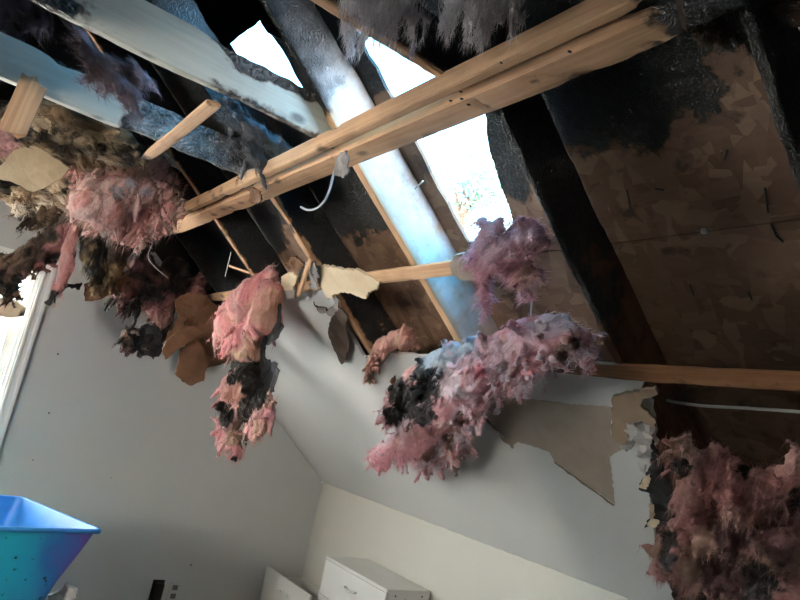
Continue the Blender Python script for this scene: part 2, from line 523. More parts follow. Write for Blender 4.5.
def sheet(name, pts3, nrm, thick, mat, parent=None, jag=0.006, step=0.02, grid=0.02, warp=0.0, wfreq=6.0, curl=None,
          charfn=None, edgechar=0.0, seed=0, ash=None, smooth=True, jagmask=None):
    """an irregular flat or crumpled sheet of real thickness: pts3 is its outline in space; extruded along nrm"""
    rng = random.Random(seed)
    P = np.array(pts3, float); nrm = np.array(nrm, float); nrm /= np.linalg.norm(nrm)
    o = P.mean(0)
    ref = np.array([1.0, 0, 0]) if abs(nrm[0]) < 0.9 else np.array([0, 1.0, 0])
    u = np.cross(ref, nrm); u /= np.linalg.norm(u); v = np.cross(nrm, u)
    u, v = -np.cross(v, nrm) if False else u, v
    uv = np.stack([(P - o) @ u, (P - o) @ v], 1)
    h = (P - o) @ nrm
    B = resample(uv, step, jag, rng) if jag >= 0 else uv
    lo, hi = B.min(0), B.max(0)
    gp = []
    ny = int((hi[1] - lo[1]) / grid) + 1; nx = int((hi[0] - lo[0]) / grid) + 1
    for i in range(nx):
        for j in range(ny):
            gp.append((lo[0] + (i + 0.5 + rng.uniform(-.3, .3)) * grid, lo[1] + (j + 0.5 + rng.uniform(-.3, .3)) * grid))
    nb = len(B)

    def inside(p):
        x, y = p; c = False; j = nb - 1
        for i in range(nb):
            if (B[i][1] > y) != (B[j][1] > y) and x < (B[j][0] - B[i][0]) * (y - B[i][1]) / (B[j][1] - B[i][1] + 1e-12) + B[i][0]:
                c = not c
            j = i
        return c
    gp = [p for p in gp if inside(p) and np.min(np.sum((B - p) ** 2, 1)) > (0.35 * grid) ** 2]
    allp = [Vector(p) for p in B] + [Vector(p) for p in gp]
    res = delaunay_2d_cdt(allp, [(i, (i + 1) % nb) for i in range(nb)], [], 1, 1e-6)
    V2 = np.array([(a.x, a.y) for a in res[0]]); T = [tuple(f) for f in res[2]]
    # outline edges
    cnt = {}
    for f in T:
        for i in range(len(f)):
            a, b = f[i], f[(i + 1) % len(f)]
            cnt[(a, b)] = cnt.get((a, b), 0) + 1
    bnd = [(a, b) for (a, b) in cnt if (b, a) not in cnt]
    # planar heights of the outline interpolated (least squares plane; zero for flat outlines)
    A = np.c_[uv, np.ones(len(uv))]; co = np.linalg.lstsq(A, h, rcond=None)[0] if len(uv) > 2 else np.zeros(3)
    H = V2 @ co[:2] + co[2]
    W = o + V2[:, :1] * u + V2[:, 1:] * v + H[:, None] * nrm
    if warp: H = H + warp * fbm(W * wfreq, seed, 3)
    if curl is not None: H = H + curl(V2, lo, hi)
    W = o + V2[:, :1] * u + V2[:, 1:] * v + H[:, None] * nrm
    n = len(W)
    V = np.concatenate([W, W + nrm * thick])
    Fc = [f if True else f for f in T]
    area = 0
    f0 = T[0]; a, b, c = W[f0[0]], W[f0[1]], W[f0[2]]
    flip = np.dot(np.cross(b - a, c - a), nrm) > 0
    Fa = [tuple(reversed(f)) for f in T] if flip else T
    Fb = [tuple(i + n for i in f) for f in T] if flip else [tuple(i + n for i in reversed(f)) for f in T]
    Fs = [(a, b, b + n, a + n) if flip else (b, a, a + n, b + n) for (a, b) in bnd]
    org = np.array(parent.location) if parent is not None else np.array([o[0], o[1], W[:, 2].min()])
    me = mesh(name, V - org, list(Fa) + list(Fb) + list(Fs))
    ch = np.zeros(n)
    if charfn: ch = np.maximum(ch, charfn(W))
    if edgechar:
        d = np.sqrt(np.min(((V2[:, None, :] - B[None, :, :]) ** 2).sum(2), 1))
        ch = np.maximum(ch, (1 - sstep(0, edgechar, d)) * np.clip(0.25 + 1.1 * vnoise(W * 22, seed), 0, 1))
    set_attr(me, 'char', np.concatenate([ch, ch]))
    aa = np.clip(ash(W), 0, 1) if ash else np.zeros(n)
    set_attr(me, 'ash', np.concatenate([aa, aa]))
    ob = obj(name, me, mat, parent)
    if parent is None: ob.location = org
    return ob


def PX(at, pts): return [at(*p) for p in pts]


def tube(name, pts, rad, mat, parent=None, seg=8):
    pts = [np.array(p, float) for p in pts]
    # catmull-rom refine
    out = []
    for i in range(len(pts) - 1):
        p0 = pts[max(i - 1, 0)]; p1 = pts[i]; p2 = pts[i + 1]; p3 = pts[min(i + 2, len(pts) - 1)]
        for j in range(5):
            t = j / 5
            out.append(0.5 * ((2 * p1) + (-p0 + p2) * t + (2 * p0 - 5 * p1 + 4 * p2 - p3) * t * t + (-p0 + 3 * p1 - 3 * p2 + p3) * t ** 3))
    out.append(pts[-1])
    V, Fc = [], []
    for i, p in enumerate(out):
        d = out[min(i + 1, len(out) - 1)] - out[max(i - 1, 0)]; d = d / np.linalg.norm(d)
        a = np.cross(d, [0.3, 0.5, 0.81]); a /= np.linalg.norm(a); b = np.cross(d, a)
        r = rad if not callable(rad) else rad(i / (len(out) - 1))
        for k in range(seg):
            an = 2 * math.pi * k / seg
            V.append(p + r * (math.cos(an) * a + math.sin(an) * b))
    for i in range(len(out) - 1):
        for k in range(seg):
            Fc.append((i * seg + k, i * seg + (k + 1) % seg, (i + 1) * seg + (k + 1) % seg, (i + 1) * seg + k))
    Fc.append(tuple(range(seg - 1, -1, -1))); Fc.append(tuple((len(out) - 1) * seg + k for k in range(seg)))
    org = np.array(parent.location) if parent is not None else out[0]
    o = obj(name, mesh(name, np.array(V) - org, Fc, True), mat, parent)
    if parent is None: o.location = org
    return o


_ico = None


def ico():
    global _ico
    if _ico is None:
        bm = bmesh.new(); bmesh.ops.create_icosphere(bm, subdivisions=2, radius=1.0)
        V = np.array([v.co[:] for v in bm.verts]); Fc = np.array([[v.index for v in f.verts] for f in bm.faces]); bm.free()
        _ico = (V, Fc)
    return _ico


PINK = (0.74, 0.36, 0.36); PALE = (0.86, 0.62, 0.60); TAN = (0.46, 0.33, 0.20); CHAR = (0.02, 0.018, 0.017)
LAV = (0.62, 0.56, 0.66); BROWN = (0.20, 0.12, 0.08); GREY = (0.36, 0.33, 0.33); WARMP = (0.62, 0.33, 0.25)


def clump(name, label, at, paths, base=PINK, second=PALE, third=TAN, mix3=0.25, spots=(), seed=0, voxel=0.0050, flow=None,
          amp=1.0, fibres=5000, flen=0.03, group='torn fibreglass insulation', cat='insulation', charamt=0.0, parent=None, part='batt', wisps=16, wlen=1.0, flowpx=None, tufts=260, tlen=0.07):
    """torn fibreglass: a solid body grown along paths of (px, py, radius px[, metres towards the camera]) plus loose fibres"""
    rng = np.random.default_rng(seed)
    Vi, Fi = ico()
    Vs, Fs, k = [], [], 0
    ctr = []
    for pth in paths:
        q = []
        for t in pth:
            p = at(t[0], t[1]); dep = float(np.dot(p - CAM, FWD))
            if len(t) > 3: p = p - (p - CAM) / np.linalg.norm(p - CAM) * t[3]
            q.append((p, t[2] * dep / F))
        seq = []
        for i in range(len(q) - 1):
            (a, ra), (b, rb) = q[i], q[i + 1]
            L = np.linalg.norm(b - a); m = max(1, int(L / max(0.006, 0.45 * min(ra, rb))))
            seq += [(a + (b - a) * j / m, ra + (rb - ra) * j / m) for j in range(m)]
        seq.append(q[-1])
        for p, r in seq:
            r = max(r, 0.006)
            jit = rng.normal(0, 0.07 * r, 3)
            S = rng.uniform(0.88, 1.1, 3)
            Vs.append(Vi * r * S + p + jit); Fs.append(Fi + k); k += len(Vi); ctr.append(p)
    # wisps pulled out of the torn body
    if flowpx is not None: flow = at(*flowpx[1]) - at(*flowpx[0])
    if flow is None: flow = np.array(ctr[-1]) - np.array(ctr[0])
    fl = np.array(flow, float); fl /= (np.linalg.norm(fl) + 1e-9)
    # torn locks pulled out along the fibres: flattened, tapering, grown into the body
    nb_ = len(Vs)
    area = sum(4 * math.pi * (np.ptp(v[:, 0]) / 2) ** 2 for v in Vs) * 0.22
    nt_ = int(tufts * max(0.12, area / 0.30))
    seg, rs = 9, 8
    ang = np.linspace(0, 2 * math.pi, rs + 1)[:-1]
    ca, sa = np.cos(ang), np.sin(ang)
    TF = []
    for i in range(seg - 1):
        for j in range(rs):
            q0, q1, q2, q3 = i * rs + j, i * rs + (j + 1) % rs, (i + 1) * rs + (j + 1) % rs, (i + 1) * rs + j
            TF += [(q0, q1, q2), (q0, q2, q3)]
    TF += [(0, j + 1, j) for j in range(1, rs - 1)] + [((seg - 1) * rs, (seg - 1) * rs + j, (seg - 1) * rs + j + 1) for j in range(1, rs - 1)]
    TF = np.array(TF)
    for i in range(nt_):
        si = int(rng.integers(0, nb_)); sv = Vs[si]; cs = sv.mean(0); v = sv[int(rng.integers(0, len(sv)))]
        nn = v - cs; rad = np.linalg.norm(nn); nn = nn / rad
        d = fl * rng.choice([-1, 1]) + rng.normal(0, 0.33, 3) + np.array([0, 0, -0.3])
        d = d - nn * np.dot(d, nn) * 0.85; d /= np.linalg.norm(d) + 1e-9
        L = min(tlen * rng.uniform(0.5, 1.5), 2.6 * rad + 0.02); w0 = L * rng.uniform(0.10, 0.22); sd = np.cross(nn, d); sd /= np.linalg.norm(sd) + 1e-9
        lift = rng.uniform(-0.25, 0.15); bend = rng.normal(0, 0.22); ph = rng.uniform(0, 6)
        p0 = v - nn * rng.uniform(0.0, 0.012)
        W_ = []
        for k_ in range(seg):
            t = k_ / (seg - 1)
            ww = max(0.0035, w0 * math.sin(math.pi * min(1, 0.14 + 0.86 * t ** 0.7)) * (1 + 0.3 * math.sin(8 * t + ph)))
            c = p0 + d * L * t + nn * L * lift * t * t + sd * L * bend * t * t + np.array([0, 0, -0.22]) * L * t * t
            W_.append(c + np.outer(ca, sd) * ww + np.outer(sa, nn) * max(0.0035, ww * 0.5))
        Vs.append(np.concatenate(W_)); Fs.append(TF + k); k += seg * rs
    V = np.concatenate(Vs); Fc = np.concatenate(Fs)
    me = bpy.data.meshes.new('raw')
    me.vertices.add(len(V)); me.vertices.foreach_set('co', V.astype(np.float32).ravel())
    me.loops.add(len(Fc) * 3); me.loops.foreach_set('vertex_index', Fc.astype(np.int32).ravel())
    me.polygons.add(len(Fc)); me.polygons.foreach_set('loop_start', np.arange(0, len(Fc) * 3, 3, dtype=np.int32))
    me.update(calc_edges=True)
    tmp = bpy.data.objects.new('raw', me); COL.objects.link(tmp)
    md = tmp.modifiers.new('r', 'REMESH'); md.mode = 'VOXEL'; md.voxel_size = voxel; md.adaptivity = 0.0
    dg = bpy.context.evaluated_depsgraph_get()
    m2 = bpy.data.meshes.new_from_object(tmp.evaluated_get(dg))
    bpy.data.objects.remove(tmp); bpy.data.meshes.remove(me)
    m2.name = part
    n = len(m2.vertices)
    co = np.zeros(n * 3, np.float32); m2.vertices.foreach_get('co', co); co = co.reshape(-1, 3).astype(float)
    no = np.zeros(n * 3, np.float32); m2.vertices.foreach_get('normal', no); no = no.reshape(-1, 3).astype(float)
    along_ = (co @ fl)[:, None] * fl
    wv_ = np.stack([fbm(co * 8, seed + 50 + i, 2) for i in range(3)], 1) * 0.03
    Q = co + wv_ - 0.8 * along_                # noise stretched along the batt's fibres
    Q2 = co + wv_ - 0.93 * along_
    big = fbm(Q * 11, seed + 3, 3)
    rid = 1 - 2.4 * np.abs(fbm(Q2 * 24, seed + 4, 2))
    rid2 = 1 - 2.4 * np.abs(fbm(Q2 * 58, seed + 6, 2))
    fine = fbm(Q2 * 110, seed + 5, 3)
    disp = amp * (0.012 * big + 0.008 * (rid - 0.35) + 0.003 * rid2 + 0.004 * fine)
    side = np.stack([fbm(co * 12, seed + 30 + i, 2) for i in range(3)], 1) * 0.012 * amp
    co2 = co + no * disp[:, None] + side
    # colours: fibre dye, bleached and browned areas, char, painted highlights
    c1 = fbm(Q2 * 16, seed + 11, 3); c2 = fbm(co * 9, seed + 12, 3); c3 = fbm(co * 16, seed + 13, 3)
    A = np.array
    col = A(base)[None] + (A(second) - A(base))[None] * sstep(-0.2, 0.3, c1)[:, None]
    m3 = sstep(0.55 - mix3, 0.95 - mix3, c2 * 0.9 + 0.3)[:, None] * min(1, mix3 * 3)
    col = col * (1 - m3) + A(third)[None] * m3
    if charamt:
        mc = sstep(0.5 - charamt, 0.62 - charamt, c3 * 0.8 + 0.15 * big)[:, None]
        col = col * (1 - mc) + A(CHAR)[None] * mc
    for (sx, sy, sr, sc) in spots:
        # a patch, given where it shows; it has its own extent in space
        p = at(sx, sy); dep = float(np.dot(p - CAM, FWD)); R_ = sr * dep / F
        rel = co - CAM; along = (rel @ ((p - CAM) / np.linalg.norm(p - CAM)))
        d = np.linalg.norm(rel - along[:, None] * ((p - CAM) / np.linalg.norm(p - CAM)), axis=1)
        ms = (1 - sstep(0.75, 1.15, d / R_ + 0.85 * c3 + 0.5 * c1 + 0.3 * fine))[:, None]
        col = col * (1 - ms) + A(sc)[None] * ms
    col = np.clip(col * (1 + 0.18 * fine)[:, None], 0.004, 1)
    anchor = parent.location if parent is not None else None
    if parent is None:
        top = co[co[:, 2].argmax()]
        root = empty(name, (float(co[:, 0].mean()), float(co[:, 1].mean()), float(co2[:, 2].min())), label, cat, group)
    else: root = parent
    org = np.array(root.location)
    m2.vertices.foreach_set('co', (co2 - org).astype(np.float32).ravel())
    m2.polygons.foreach_set('use_smooth', [True] * len(m2.polygons))
    m2.update(); set_col(m2, col)
    m2.materials.clear()
    obj(part, m2, 'fibreglass', root)
    # loose fibres
    fibres *= 2
    idx = rng.integers(0, n, fibres)
    L = flen * rng.uniform(0.35, 1.3, fibres)
    b = co2[idx] - no[idx] * 0.002
    rd = rng.normal(0, 1, (fibres, 3)); rd /= np.linalg.norm(rd, axis=1)[:, None]
    sg = np.where(rng.random(fibres) < 0.5, 1, -1)[:, None]
    dr = no[idx] * 0.13 + rd * 0.30 + fl * 0.9 * sg + np.array([0, 0, -0.25]); dr /= np.linalg.norm(dr, axis=1)[:, None]
    rd2 = rng.normal(0, 1, (fibres, 3))
    wv = np.cross(dr, rd2); wv /= np.linalg.norm(wv, axis=1)[:, None]; wv *= rng.uniform(0.0003, 0.0008, fibres)[:, None]
    mid = b + dr * (L * 0.55)[:, None] + rd2 * (0.10 * L)[:, None]
    tip = b + dr * L[:, None] + np.array([0, 0, -0.3]) * L[:, None] * 0.5
    FV = np.stack([b - wv, b + wv, mid - wv * 0.7, mid + wv * 0.7, tip], 1).reshape(-1, 3)
    o5 = np.arange(fibres)[:, None] * 5
    T = np.concatenate([o5 + [0, 1, 3], o5 + [0, 3, 2], o5 + [2, 3, 4]])
    fm = bpy.data.meshes.new('loose_fibres')
    fm.vertices.add(len(FV)); fm.vertices.foreach_set('co', (FV - org).astype(np.float32).ravel())
    fm.loops.add(len(T) * 3); fm.loops.foreach_set('vertex_index', T.astype(np.int32).ravel())
    fm.polygons.add(len(T)); fm.polygons.foreach_set('loop_start', np.arange(0, len(T) * 3, 3, dtype=np.int32))
    fm.update(calc_edges=True)
    set_col(fm, np.repeat(np.clip(col[idx] * rng.uniform(0.75, 1.45, fibres)[:, None], 0, 1), 5, axis=0))
    fo = obj('loose_fibres', fm, 'fibreglass', root); fo['kind'] = 'stuff'
    return root


# =================================================================== THE SETTING
RX = -2.5            # rear gable
RIDGE = 0.55
KY2 = 2.30           # wall behind the camera, under a shed dormer


def zs(y): return float(slope_point(0, y)[2])


o = box('floor', (RX - .1, KY - .1, -0.1), (GX + .1, KY2 + .1, 0.0), 'carpet', bev=0); o['kind'] = 'structure'

# gable wall around the window, built of blocks that meet at the opening
WY0, WY1, WZ0, WZ1 = -0.395, 0.62, 0.98, CAMZ + 0.445
wl = empty('wall_left', (GX, 0, 0), kind='structure')
gy = -2.60
TOPZ = CEIL + 0.01


def prism(name, poly_yz, x0, x1, mat, parent):
    n = len(poly_yz)
    org = np.array(parent.location)
    V = [np.array([x0, y, z]) - org for y, z in poly_yz] + [np.array([x1, y, z]) - org for y, z in poly_yz]
    Fc = [tuple(range(n)), tuple(range(2 * n - 1, n - 1, -1))] + [(i, i + n, (i + 1) % n + n, (i + 1) % n) for i in range(n)]
    me = mesh(name, V, Fc)
    bm = bmesh.new(); bm.from_mesh(me); bmesh.ops.recalc_face_normals(bm, faces=bm.faces[:]); bm.to_mesh(me); bm.free()
    set_attr(me, 'char', np.ones(len(V))); set_attr(me, 'ash', np.zeros(len(V)))
    return obj(name, me, mat, parent)


yc = (C0 - NS[2] * (TOPZ - CAMZ)) / NS[1]            # where the slope reaches the flat ceiling
prism('drywall', [(KY, 0), (WY0, 0), (WY0, TOPZ), (yc, TOPZ), (KY, zs(KY))], GX, GX + 0.11, 'wall_paint', wl)
prism('drywall', [(WY0, 0), (WY1, 0), (WY1, WZ0), (WY0, WZ0)], GX, GX + 0.11, 'wall_paint', wl)
prism('drywall', [(WY0, WZ1), (WY1, WZ1), (WY1, TOPZ), (WY0, TOPZ)], GX, GX + 0.11, 'wall_paint', wl)
prism('drywall', [(WY1, 0), (KY2, 0), (KY2, TOPZ), (WY1, TOPZ)], GX, GX + 0.11, 'wall_paint', wl)
zo = lambda y: float(slope_point(0, y, RD + 0.02)[2])
zfar = lambda y: zo(RIDGE) + (2.50 - zo(RIDGE)) * (y - RIDGE) / (2.6 - RIDGE)      # shed dormer roof
prism('charred_gable_board', [(KY, zs(KY)), (yc, TOPZ), (KY2, TOPZ), (KY2, zfar(KY2)), (RIDGE, zo(RIDGE)), (KY, zo(KY))],
      GX + 0.02, GX + 0.09, 'charred_board', wl)
for i in range(5):
    y = -0.75 + i * 0.41
    lumber('gable_stud', (GX - 0.012, y, TOPZ), (GX - 0.012, y, zs(min(y, RIDGE - 0.6 * (y - RIDGE))) + 0.05), 0.038, 0.06, (1, 0, 0), 'pine', lambda W: np.ones(len(W)), parent=wl, seed=i)

# rear gable wall (behind the camera)
wr = empty('wall_rear', (RX, 0, 0), kind='structure')
prism('drywall', [(KY, 0), (KY2, 0), (KY2, TOPZ), (yc, TOPZ), (KY, zs(KY))], RX - 0.11, RX, 'wall_paint', wr)
prism('gable_top', [(KY, zs(KY)), (yc, TOPZ), (KY2, TOPZ), (KY2, zfar(KY2)), (RIDGE, zo(RIDGE)), (KY, zo(KY))], RX - 0.10, RX - 0.02, 'wall_paint', wr)
# wall behind the camera, with its window
RW0, RW1, RZ0, RZ1 = 0.48, 1.22, 1.50, 2.14
wb = empty('wall_back', (0, KY2, 0), kind='structure')
for lo, hi in (((RX, KY2, 0), (RW0, KY2 + 0.1, TOPZ)), ((RW1, KY2, 0), (GX, KY2 + 0.1, TOPZ)), ((RW0, KY2, 0), (RW1, KY2 + 0.1, RZ0)), ((RW0, KY2, RZ1), (RW1, KY2 + 0.1, TOPZ))):
    box('drywall', lo, hi, 'wall_paint', wb, 0)
box('dormer_board', (RX, KY2 + 0.02, TOPZ), (GX, KY2 + 0.08, zfar(KY2 + 0.08)), 'wall_paint', wb, 0)

o = box('wall_light_block', (RX, 0.80, 0), (0.96, 0.90, TOPZ), 'wall_paint', bev=0); o['kind'] = 'structure'  # unseen wall, added to keep the back window's light off the right side
o = box('wall_front', (RX, KY - 0.10, 0), (GX, KY, zs(KY) + 0.01), 'knee_paint', bev=0); o['kind'] = 'structure'
o = box('baseboard_front', (RX, KY, 0), (GX, KY + 0.014, 0.09), 'white_trim'); o['kind'] = 'structure'
o = box('baseboard_left', (GX - 0.014, KY + 0.014, 0), (GX, KY2, 0.09), 'white_trim'); o['kind'] = 'structure'

# ---- sloped and flat drywall
ce = empty('ceiling', (1.0, KY, zs(KY)), kind='structure')
S0 = AS(0.0)
edge = [(262, 318), (283, 289), (292, 272), (306, 262), (318, 268), (322, 284), (332, 296), (342, 315), (352, 335), (364, 357), (385, 353), (430, 356),
        (445, 351), (470, 361), (500, 367), (540, 370), (600, 372), (630, 374), (648, 378), (640, 392), (652, 403), (654, 425), (656, 450), (648, 470), (650, 500),
        (654, 530), (660, 560), (676, 600)]
pl = [slope_point(GX, KY + 0.002), slope_point(GX, -1.50)] + PX(S0, edge) + [slope_point(1.32, KY + 0.002)]
sheet('drywall_panel', pl, NS, 0.0127, 'ceiling_paint', ce, jag=0.005, step=0.03, grid=0.08, seed=3, smooth=False)
pl = [slope_point(0.42, KY + 0.002), slope_point(RX, KY + 0.002), slope_point(RX, yc), slope_point(0.30, yc), slope_point(0.36, -1.6)]
sheet('drywall_panel', pl, NS, 0.0127, 'ceiling_paint', ce, jag=0.01, step=0.06, grid=0.2, seed=4)
# flat drywall over the unseen camera side, edge drawn out to shade joists
pl = [(GX, 0.32, TOPZ), (GX, KY2, TOPZ), (RX, KY2, TOPZ), (RX, yc + .01, TOPZ), (0.12, yc + 0.01, TOPZ), (0.2, -0.3, TOPZ), (0.35, 0.08, TOPZ), (1.1, 0.10, TOPZ), (1.8, 0.13, TOPZ), (2.6, 0.16, TOPZ), (3.3, 0.22, TOPZ)]
sheet('drywall_panel', pl, (0, 0, 1), 0.0127, 'ceiling_paint', ce, jag=0.02, step=0.06, grid=0.2, seed=6)
# facing paper torn off: the brown core paper shows
pp = [(481, 410), (488, 399), (495, 396), (545, 401), (565, 404), (612, 407), (611, 435), (622, 449), (609, 457), (612, 480), (615, 504), (585, 484), (555, 463), (549, 452), (532, 446), (517, 442), (513, 447), (497, 430)]
o = sheet('torn_facing', PX(AS(-0.0015), pp), NS, 0.0012, 'taupe_paper', ce, jag=0.003, step=0.012, grid=0.05, seed=8)
o['label'] = 'bare taupe paper where the white facing tore away'
# lifted paper edges along the tear
for i, (pa, pb) in enumerate((((555, 462), (615, 505)), ((481, 411), (514, 448)))):
    a, b = S0(*pa), S0(*pb)
    nn = [a - NS * 0.001, b - NS * 0.001, b - NS * 0.010 + TS * 0.006, (a + b) / 2 - NS * 0.012 + TS * 0.008, a - NS * 0.004 + TS * 0.003]
    sheet('lifted_paper_edge', nn, NS, 0.001, 'taupe_paper', ce, jag=0.002, step=0.02, grid=0.03, seed=20 + i)

# =================================================================== ROOF
roof = empty('roof', (1.0, RIDGE, zs(RIDGE)), kind='structure')
RAFT = [-0.73, -0.12, 0.49, 1.065, 1.68, 2.29, 2.905, 3.515]      # near face of each rafter (x)
RW = 0.038


def osb_char(W):
    """char boundary on the sheathing: burnt above a ragged line just under the beam"""
    y = W[:, 1]; x = W[:, 0]
    line = np.interp(x, [0.3, 0.62, 0.70, 0.78, 0.97, 1.1, 1.3, 1.56, 1.59, 1.70, 1.75, 2.05, 2.3, 2.6, 3.0, 4.0],
                     [-1.0, -1.10, -1.13, -1.19, -1.17, -1.16, -1.25, -1.25, -0.90, -0.90, -1.31, -1.26, -1.235, -1.10, -1.3, -1.5])
    return 0.5 + 6.0 * (y - line) + 0.35 * vnoise(W * 14, 77)


SEAM = -1.39


def deck(pts, seed, nm='sheathing_panel', grid=0.04, jag=0.001):
    P = [slope_point(x, y, RD) for x, y in pts]
    return sheet(nm, P, NS, 0.012, 'osb', roof, jag=jag, step=0.05, grid=grid, charfn=lambda W: np.clip(osb_char(W), 0, 1), seed=seed)


EAVE, TOPY = -2.75, RIDGE + 0.02
cent = [r + RW / 2 for r in RAFT]
bounds = [RX - 0.3] + cent + [GX + 0.30]
for i in range(len(bounds) - 1):
    a, b = bounds[i] + 0.001, bounds[i + 1] - 0.001
    deck([(a, EAVE), (b, EAVE), (b, SEAM - 0.001), (a, SEAM - 0.001)], 40 + i)
    if abs(bounds[i] - (1.065 + RW / 2)) < 1e-6:
        # burnt through: opening between the second and third rafter
        deck([(a, SEAM + .001), (b, SEAM + .001), (b, TOPY), (b - 0.09, TOPY), (1.602, -0.3), (1.600, -0.7), (1.602, -1.0), (1.606, -1.33), (1.55, -1.345), (1.44, -1.33), (1.375, -1.30),
              (1.355, -1.22), (1.33, -1.12), (1.285, -1.05), (1.27, -0.92), (1.26, -0.86), (1.30, -0.83), (1.40, -0.80), (1.53, -0.78), (1.585, -0.70), (1.585, -0.50), (1.58, TOPY), (a, TOPY)], 60, jag=0.006)
    elif abs(bounds[i] - (1.68 + RW / 2)) < 1e-6:
        deck([(a, SEAM + .001), (b, SEAM + .001), (b, -0.62), (2.2, -0.68), (2.1, -0.745), (2.04, -0.79), (2.0, -0.82), (1.992, -0.79), (1.985, -0.72), (1.995, -0.60), (2.0, -0.50), (2.1, -0.44), (2.25, -0.42), (b, -0.40), (b, TOPY), (a, TOPY)], 61, jag=0.008)
    else:
        deck([(a, SEAM + .001), (b, SEAM + .001), (b, TOPY), (a, TOPY)], 62 + i, grid=0.06)
# strips added behind the panel joints to stop sky light leaking in
P = [slope_point(x, y, RD + 0.0125) for x, y in ((RX - .3, SEAM - 0.04), (GX + .3, SEAM - 0.04), (GX + .3, SEAM + 0.02), (RX - .3, SEAM + 0.02))]
sheet('seam_light_stop', P, NS, 0.002, 'charred_board', roof, jag=0, step=0.3, grid=0.5, seed=91)
for cx in cent:
    P = [slope_point(x, y, RD + 0.0125) for x, y in ((cx - 0.03, EAVE), (cx + 0.03, EAVE), (cx + 0.03, TOPY), (cx - 0.03, TOPY))]
    sheet('seam_light_stop', P, NS, 0.002, 'charred_board', roof, jag=0, step=0.5, grid=0.5, seed=92)
# far slope of the roof
P = [(RX - .3, RIDGE, zo(RIDGE)), (GX + .3, RIDGE, zo(RIDGE)), (GX + .3, 2.6, 2.5), (RX - .3, 2.6, 2.5)]
sheet('sheathing_panel', P, (0, zo(RIDGE) - 2.5, 2.6 - RIDGE), 0.012, 'osb', roof, jag=0, step=0.3, grid=0.4, charfn=lambda W: np.full(len(W), 0.9), seed=90)
# eave blocking behind the knee wall
box('eave_board', (RX - .3, EAVE - 0.03, 0.5), (GX + .3, EAVE - 0.005, zo(EAVE) + .02), 'dark_inside', roof, 0)
lumber('ridge_board', (RX, RIDGE, zs(RIDGE) + .10), (GX, RIDGE, zs(RIDGE) + .10), 0.038, 0.2, (0, 0, 1), 'brown_rafter', lambda W: np.ones(len(W)), parent=roof, step=0.06)

rlab = {0.49: 'blackened rafter at the right edge beside the open brown sheathing',
        1.065: 'charred dark rafter just right of the large bright roof opening',
        1.68: 'rafter with a pale ash-coated side just left of the large bright roof opening',
        2.29: 'scorched rafter with a bright tan lower edge, meeting the torn pale drywall fragment',
        2.905: 'thin bright-edged rafter ending above the hanging pink batt with black tail',
        3.515: 'soot-black rafter nearest the white gable wall'}


def raf_char(r):
    def f(W):
        y = W[:, 1]
        d = (W - CAM) @ NS - C0
        nz = 0.28 * fbm(W * 9, int(r * 10), 3)
        if r > 3.3: return np.full(len(W), 1.0)
        if r > 2.7: return 0.25 + 1.2 * sstep(0.01, 0.03, d) * 0.7 + nz
        if r > 2.1: return sstep(-1.02, -0.8, y + nz) + 0.62 * sstep(0.008, 0.02, d) + 0.3 * sstep(0.02, 0.06, d + 0.05 * nz) * sstep(-1.35, -1.0, y) + 0.25 * nz
        if r > 1.5: return sstep(-0.86, -0.66, y + 0.35 * nz) * 1.1 + 0.45 * sstep(-1.0, -1.2, y) * sstep(0.01, -0.01, d) * (0.4 + nz)
        if r > 1.0: return sstep(-1.5, -1.0, y + nz) * 1.1 + 0.3
        return np.full(len(W), 1.0)
    return f


def raf_ash_lit(r):
    def f(W):
        if not 1.5 < r < 2: return np.zeros(len(W))
        y = W[:, 1]; d = (W - CAM) @ NS - C0
        return sstep(1.70, 1.69, W[:, 0]) * sstep(0.003, 0.02, d) * (sstep(-0.62, -0.86, y + 0.08 * fbm(W * 12, 5, 3))) * (0.95 + 0.25 * fbm(W * 15, 8, 3)) + 0.30 * sstep(1.70, 1.69, W[:, 0]) * sstep(0.003, 0.02, d) * sstep(-0.42, -0.6, y)  # last term paints skylight onto the char higher up the rafter
    return f


for r in RAFT:
    if r < 0.3: continue
    x = r + RW / 2
    a = slope_point(x, EAVE, RD / 2); b = slope_point(x, RIDGE - 0.02, RD / 2)
    m = 'pine' if r in (2.29, 2.905, 1.68) else 'brown_rafter'
    o = lumber('rafter', a, b, RW, RD - 0.002, NS, m, raf_char(r), raf_ash_lit(r), seed=int(r * 100), step=0.025)
    tag(o, rlab[r], 'rafter', 'roof rafters')

# ---- ceiling joists on the beam
JZ = CAMZ + 0.812 + 0.07


def j1c(W):
    y, z = W[:, 1], W[:, 2] - CAMZ
    nz = fbm(W * 8, 31, 3)
    top = sstep(0.90, 0.955, z + 0.06 * nz) * sstep(-0.33, -0.45, y)
    top2 = sstep(0.86, 0.94, z + 0.05 * nz) * sstep(-0.42, -0.52, y) * sstep(-0.80, -0.70, y)
    bot = 0.45 * sstep(0.85, 0.81, z + .03 * nz) * sstep(-0.3, -0.5, y)
    return np.maximum(np.maximum(top, top2), bot) * 1.05 + 0.2 * sstep(0.2, 0.5, nz) + 0.36 * sstep(-0.26, -0.10, y + 0.1 * nz)


def j2c(W):
    y, z = W[:, 1], W[:, 2] - CAMZ
    nz = fbm(W * 9, 32, 3)
    return sstep(-0.34, -0.42, y + 0.5 * (z - 0.88) + 0.06 * nz) * 1.2 + 0.8 * sstep(0.92, 0.955, z + 0.03 * nz) * sstep(0.0, -0.1, y)


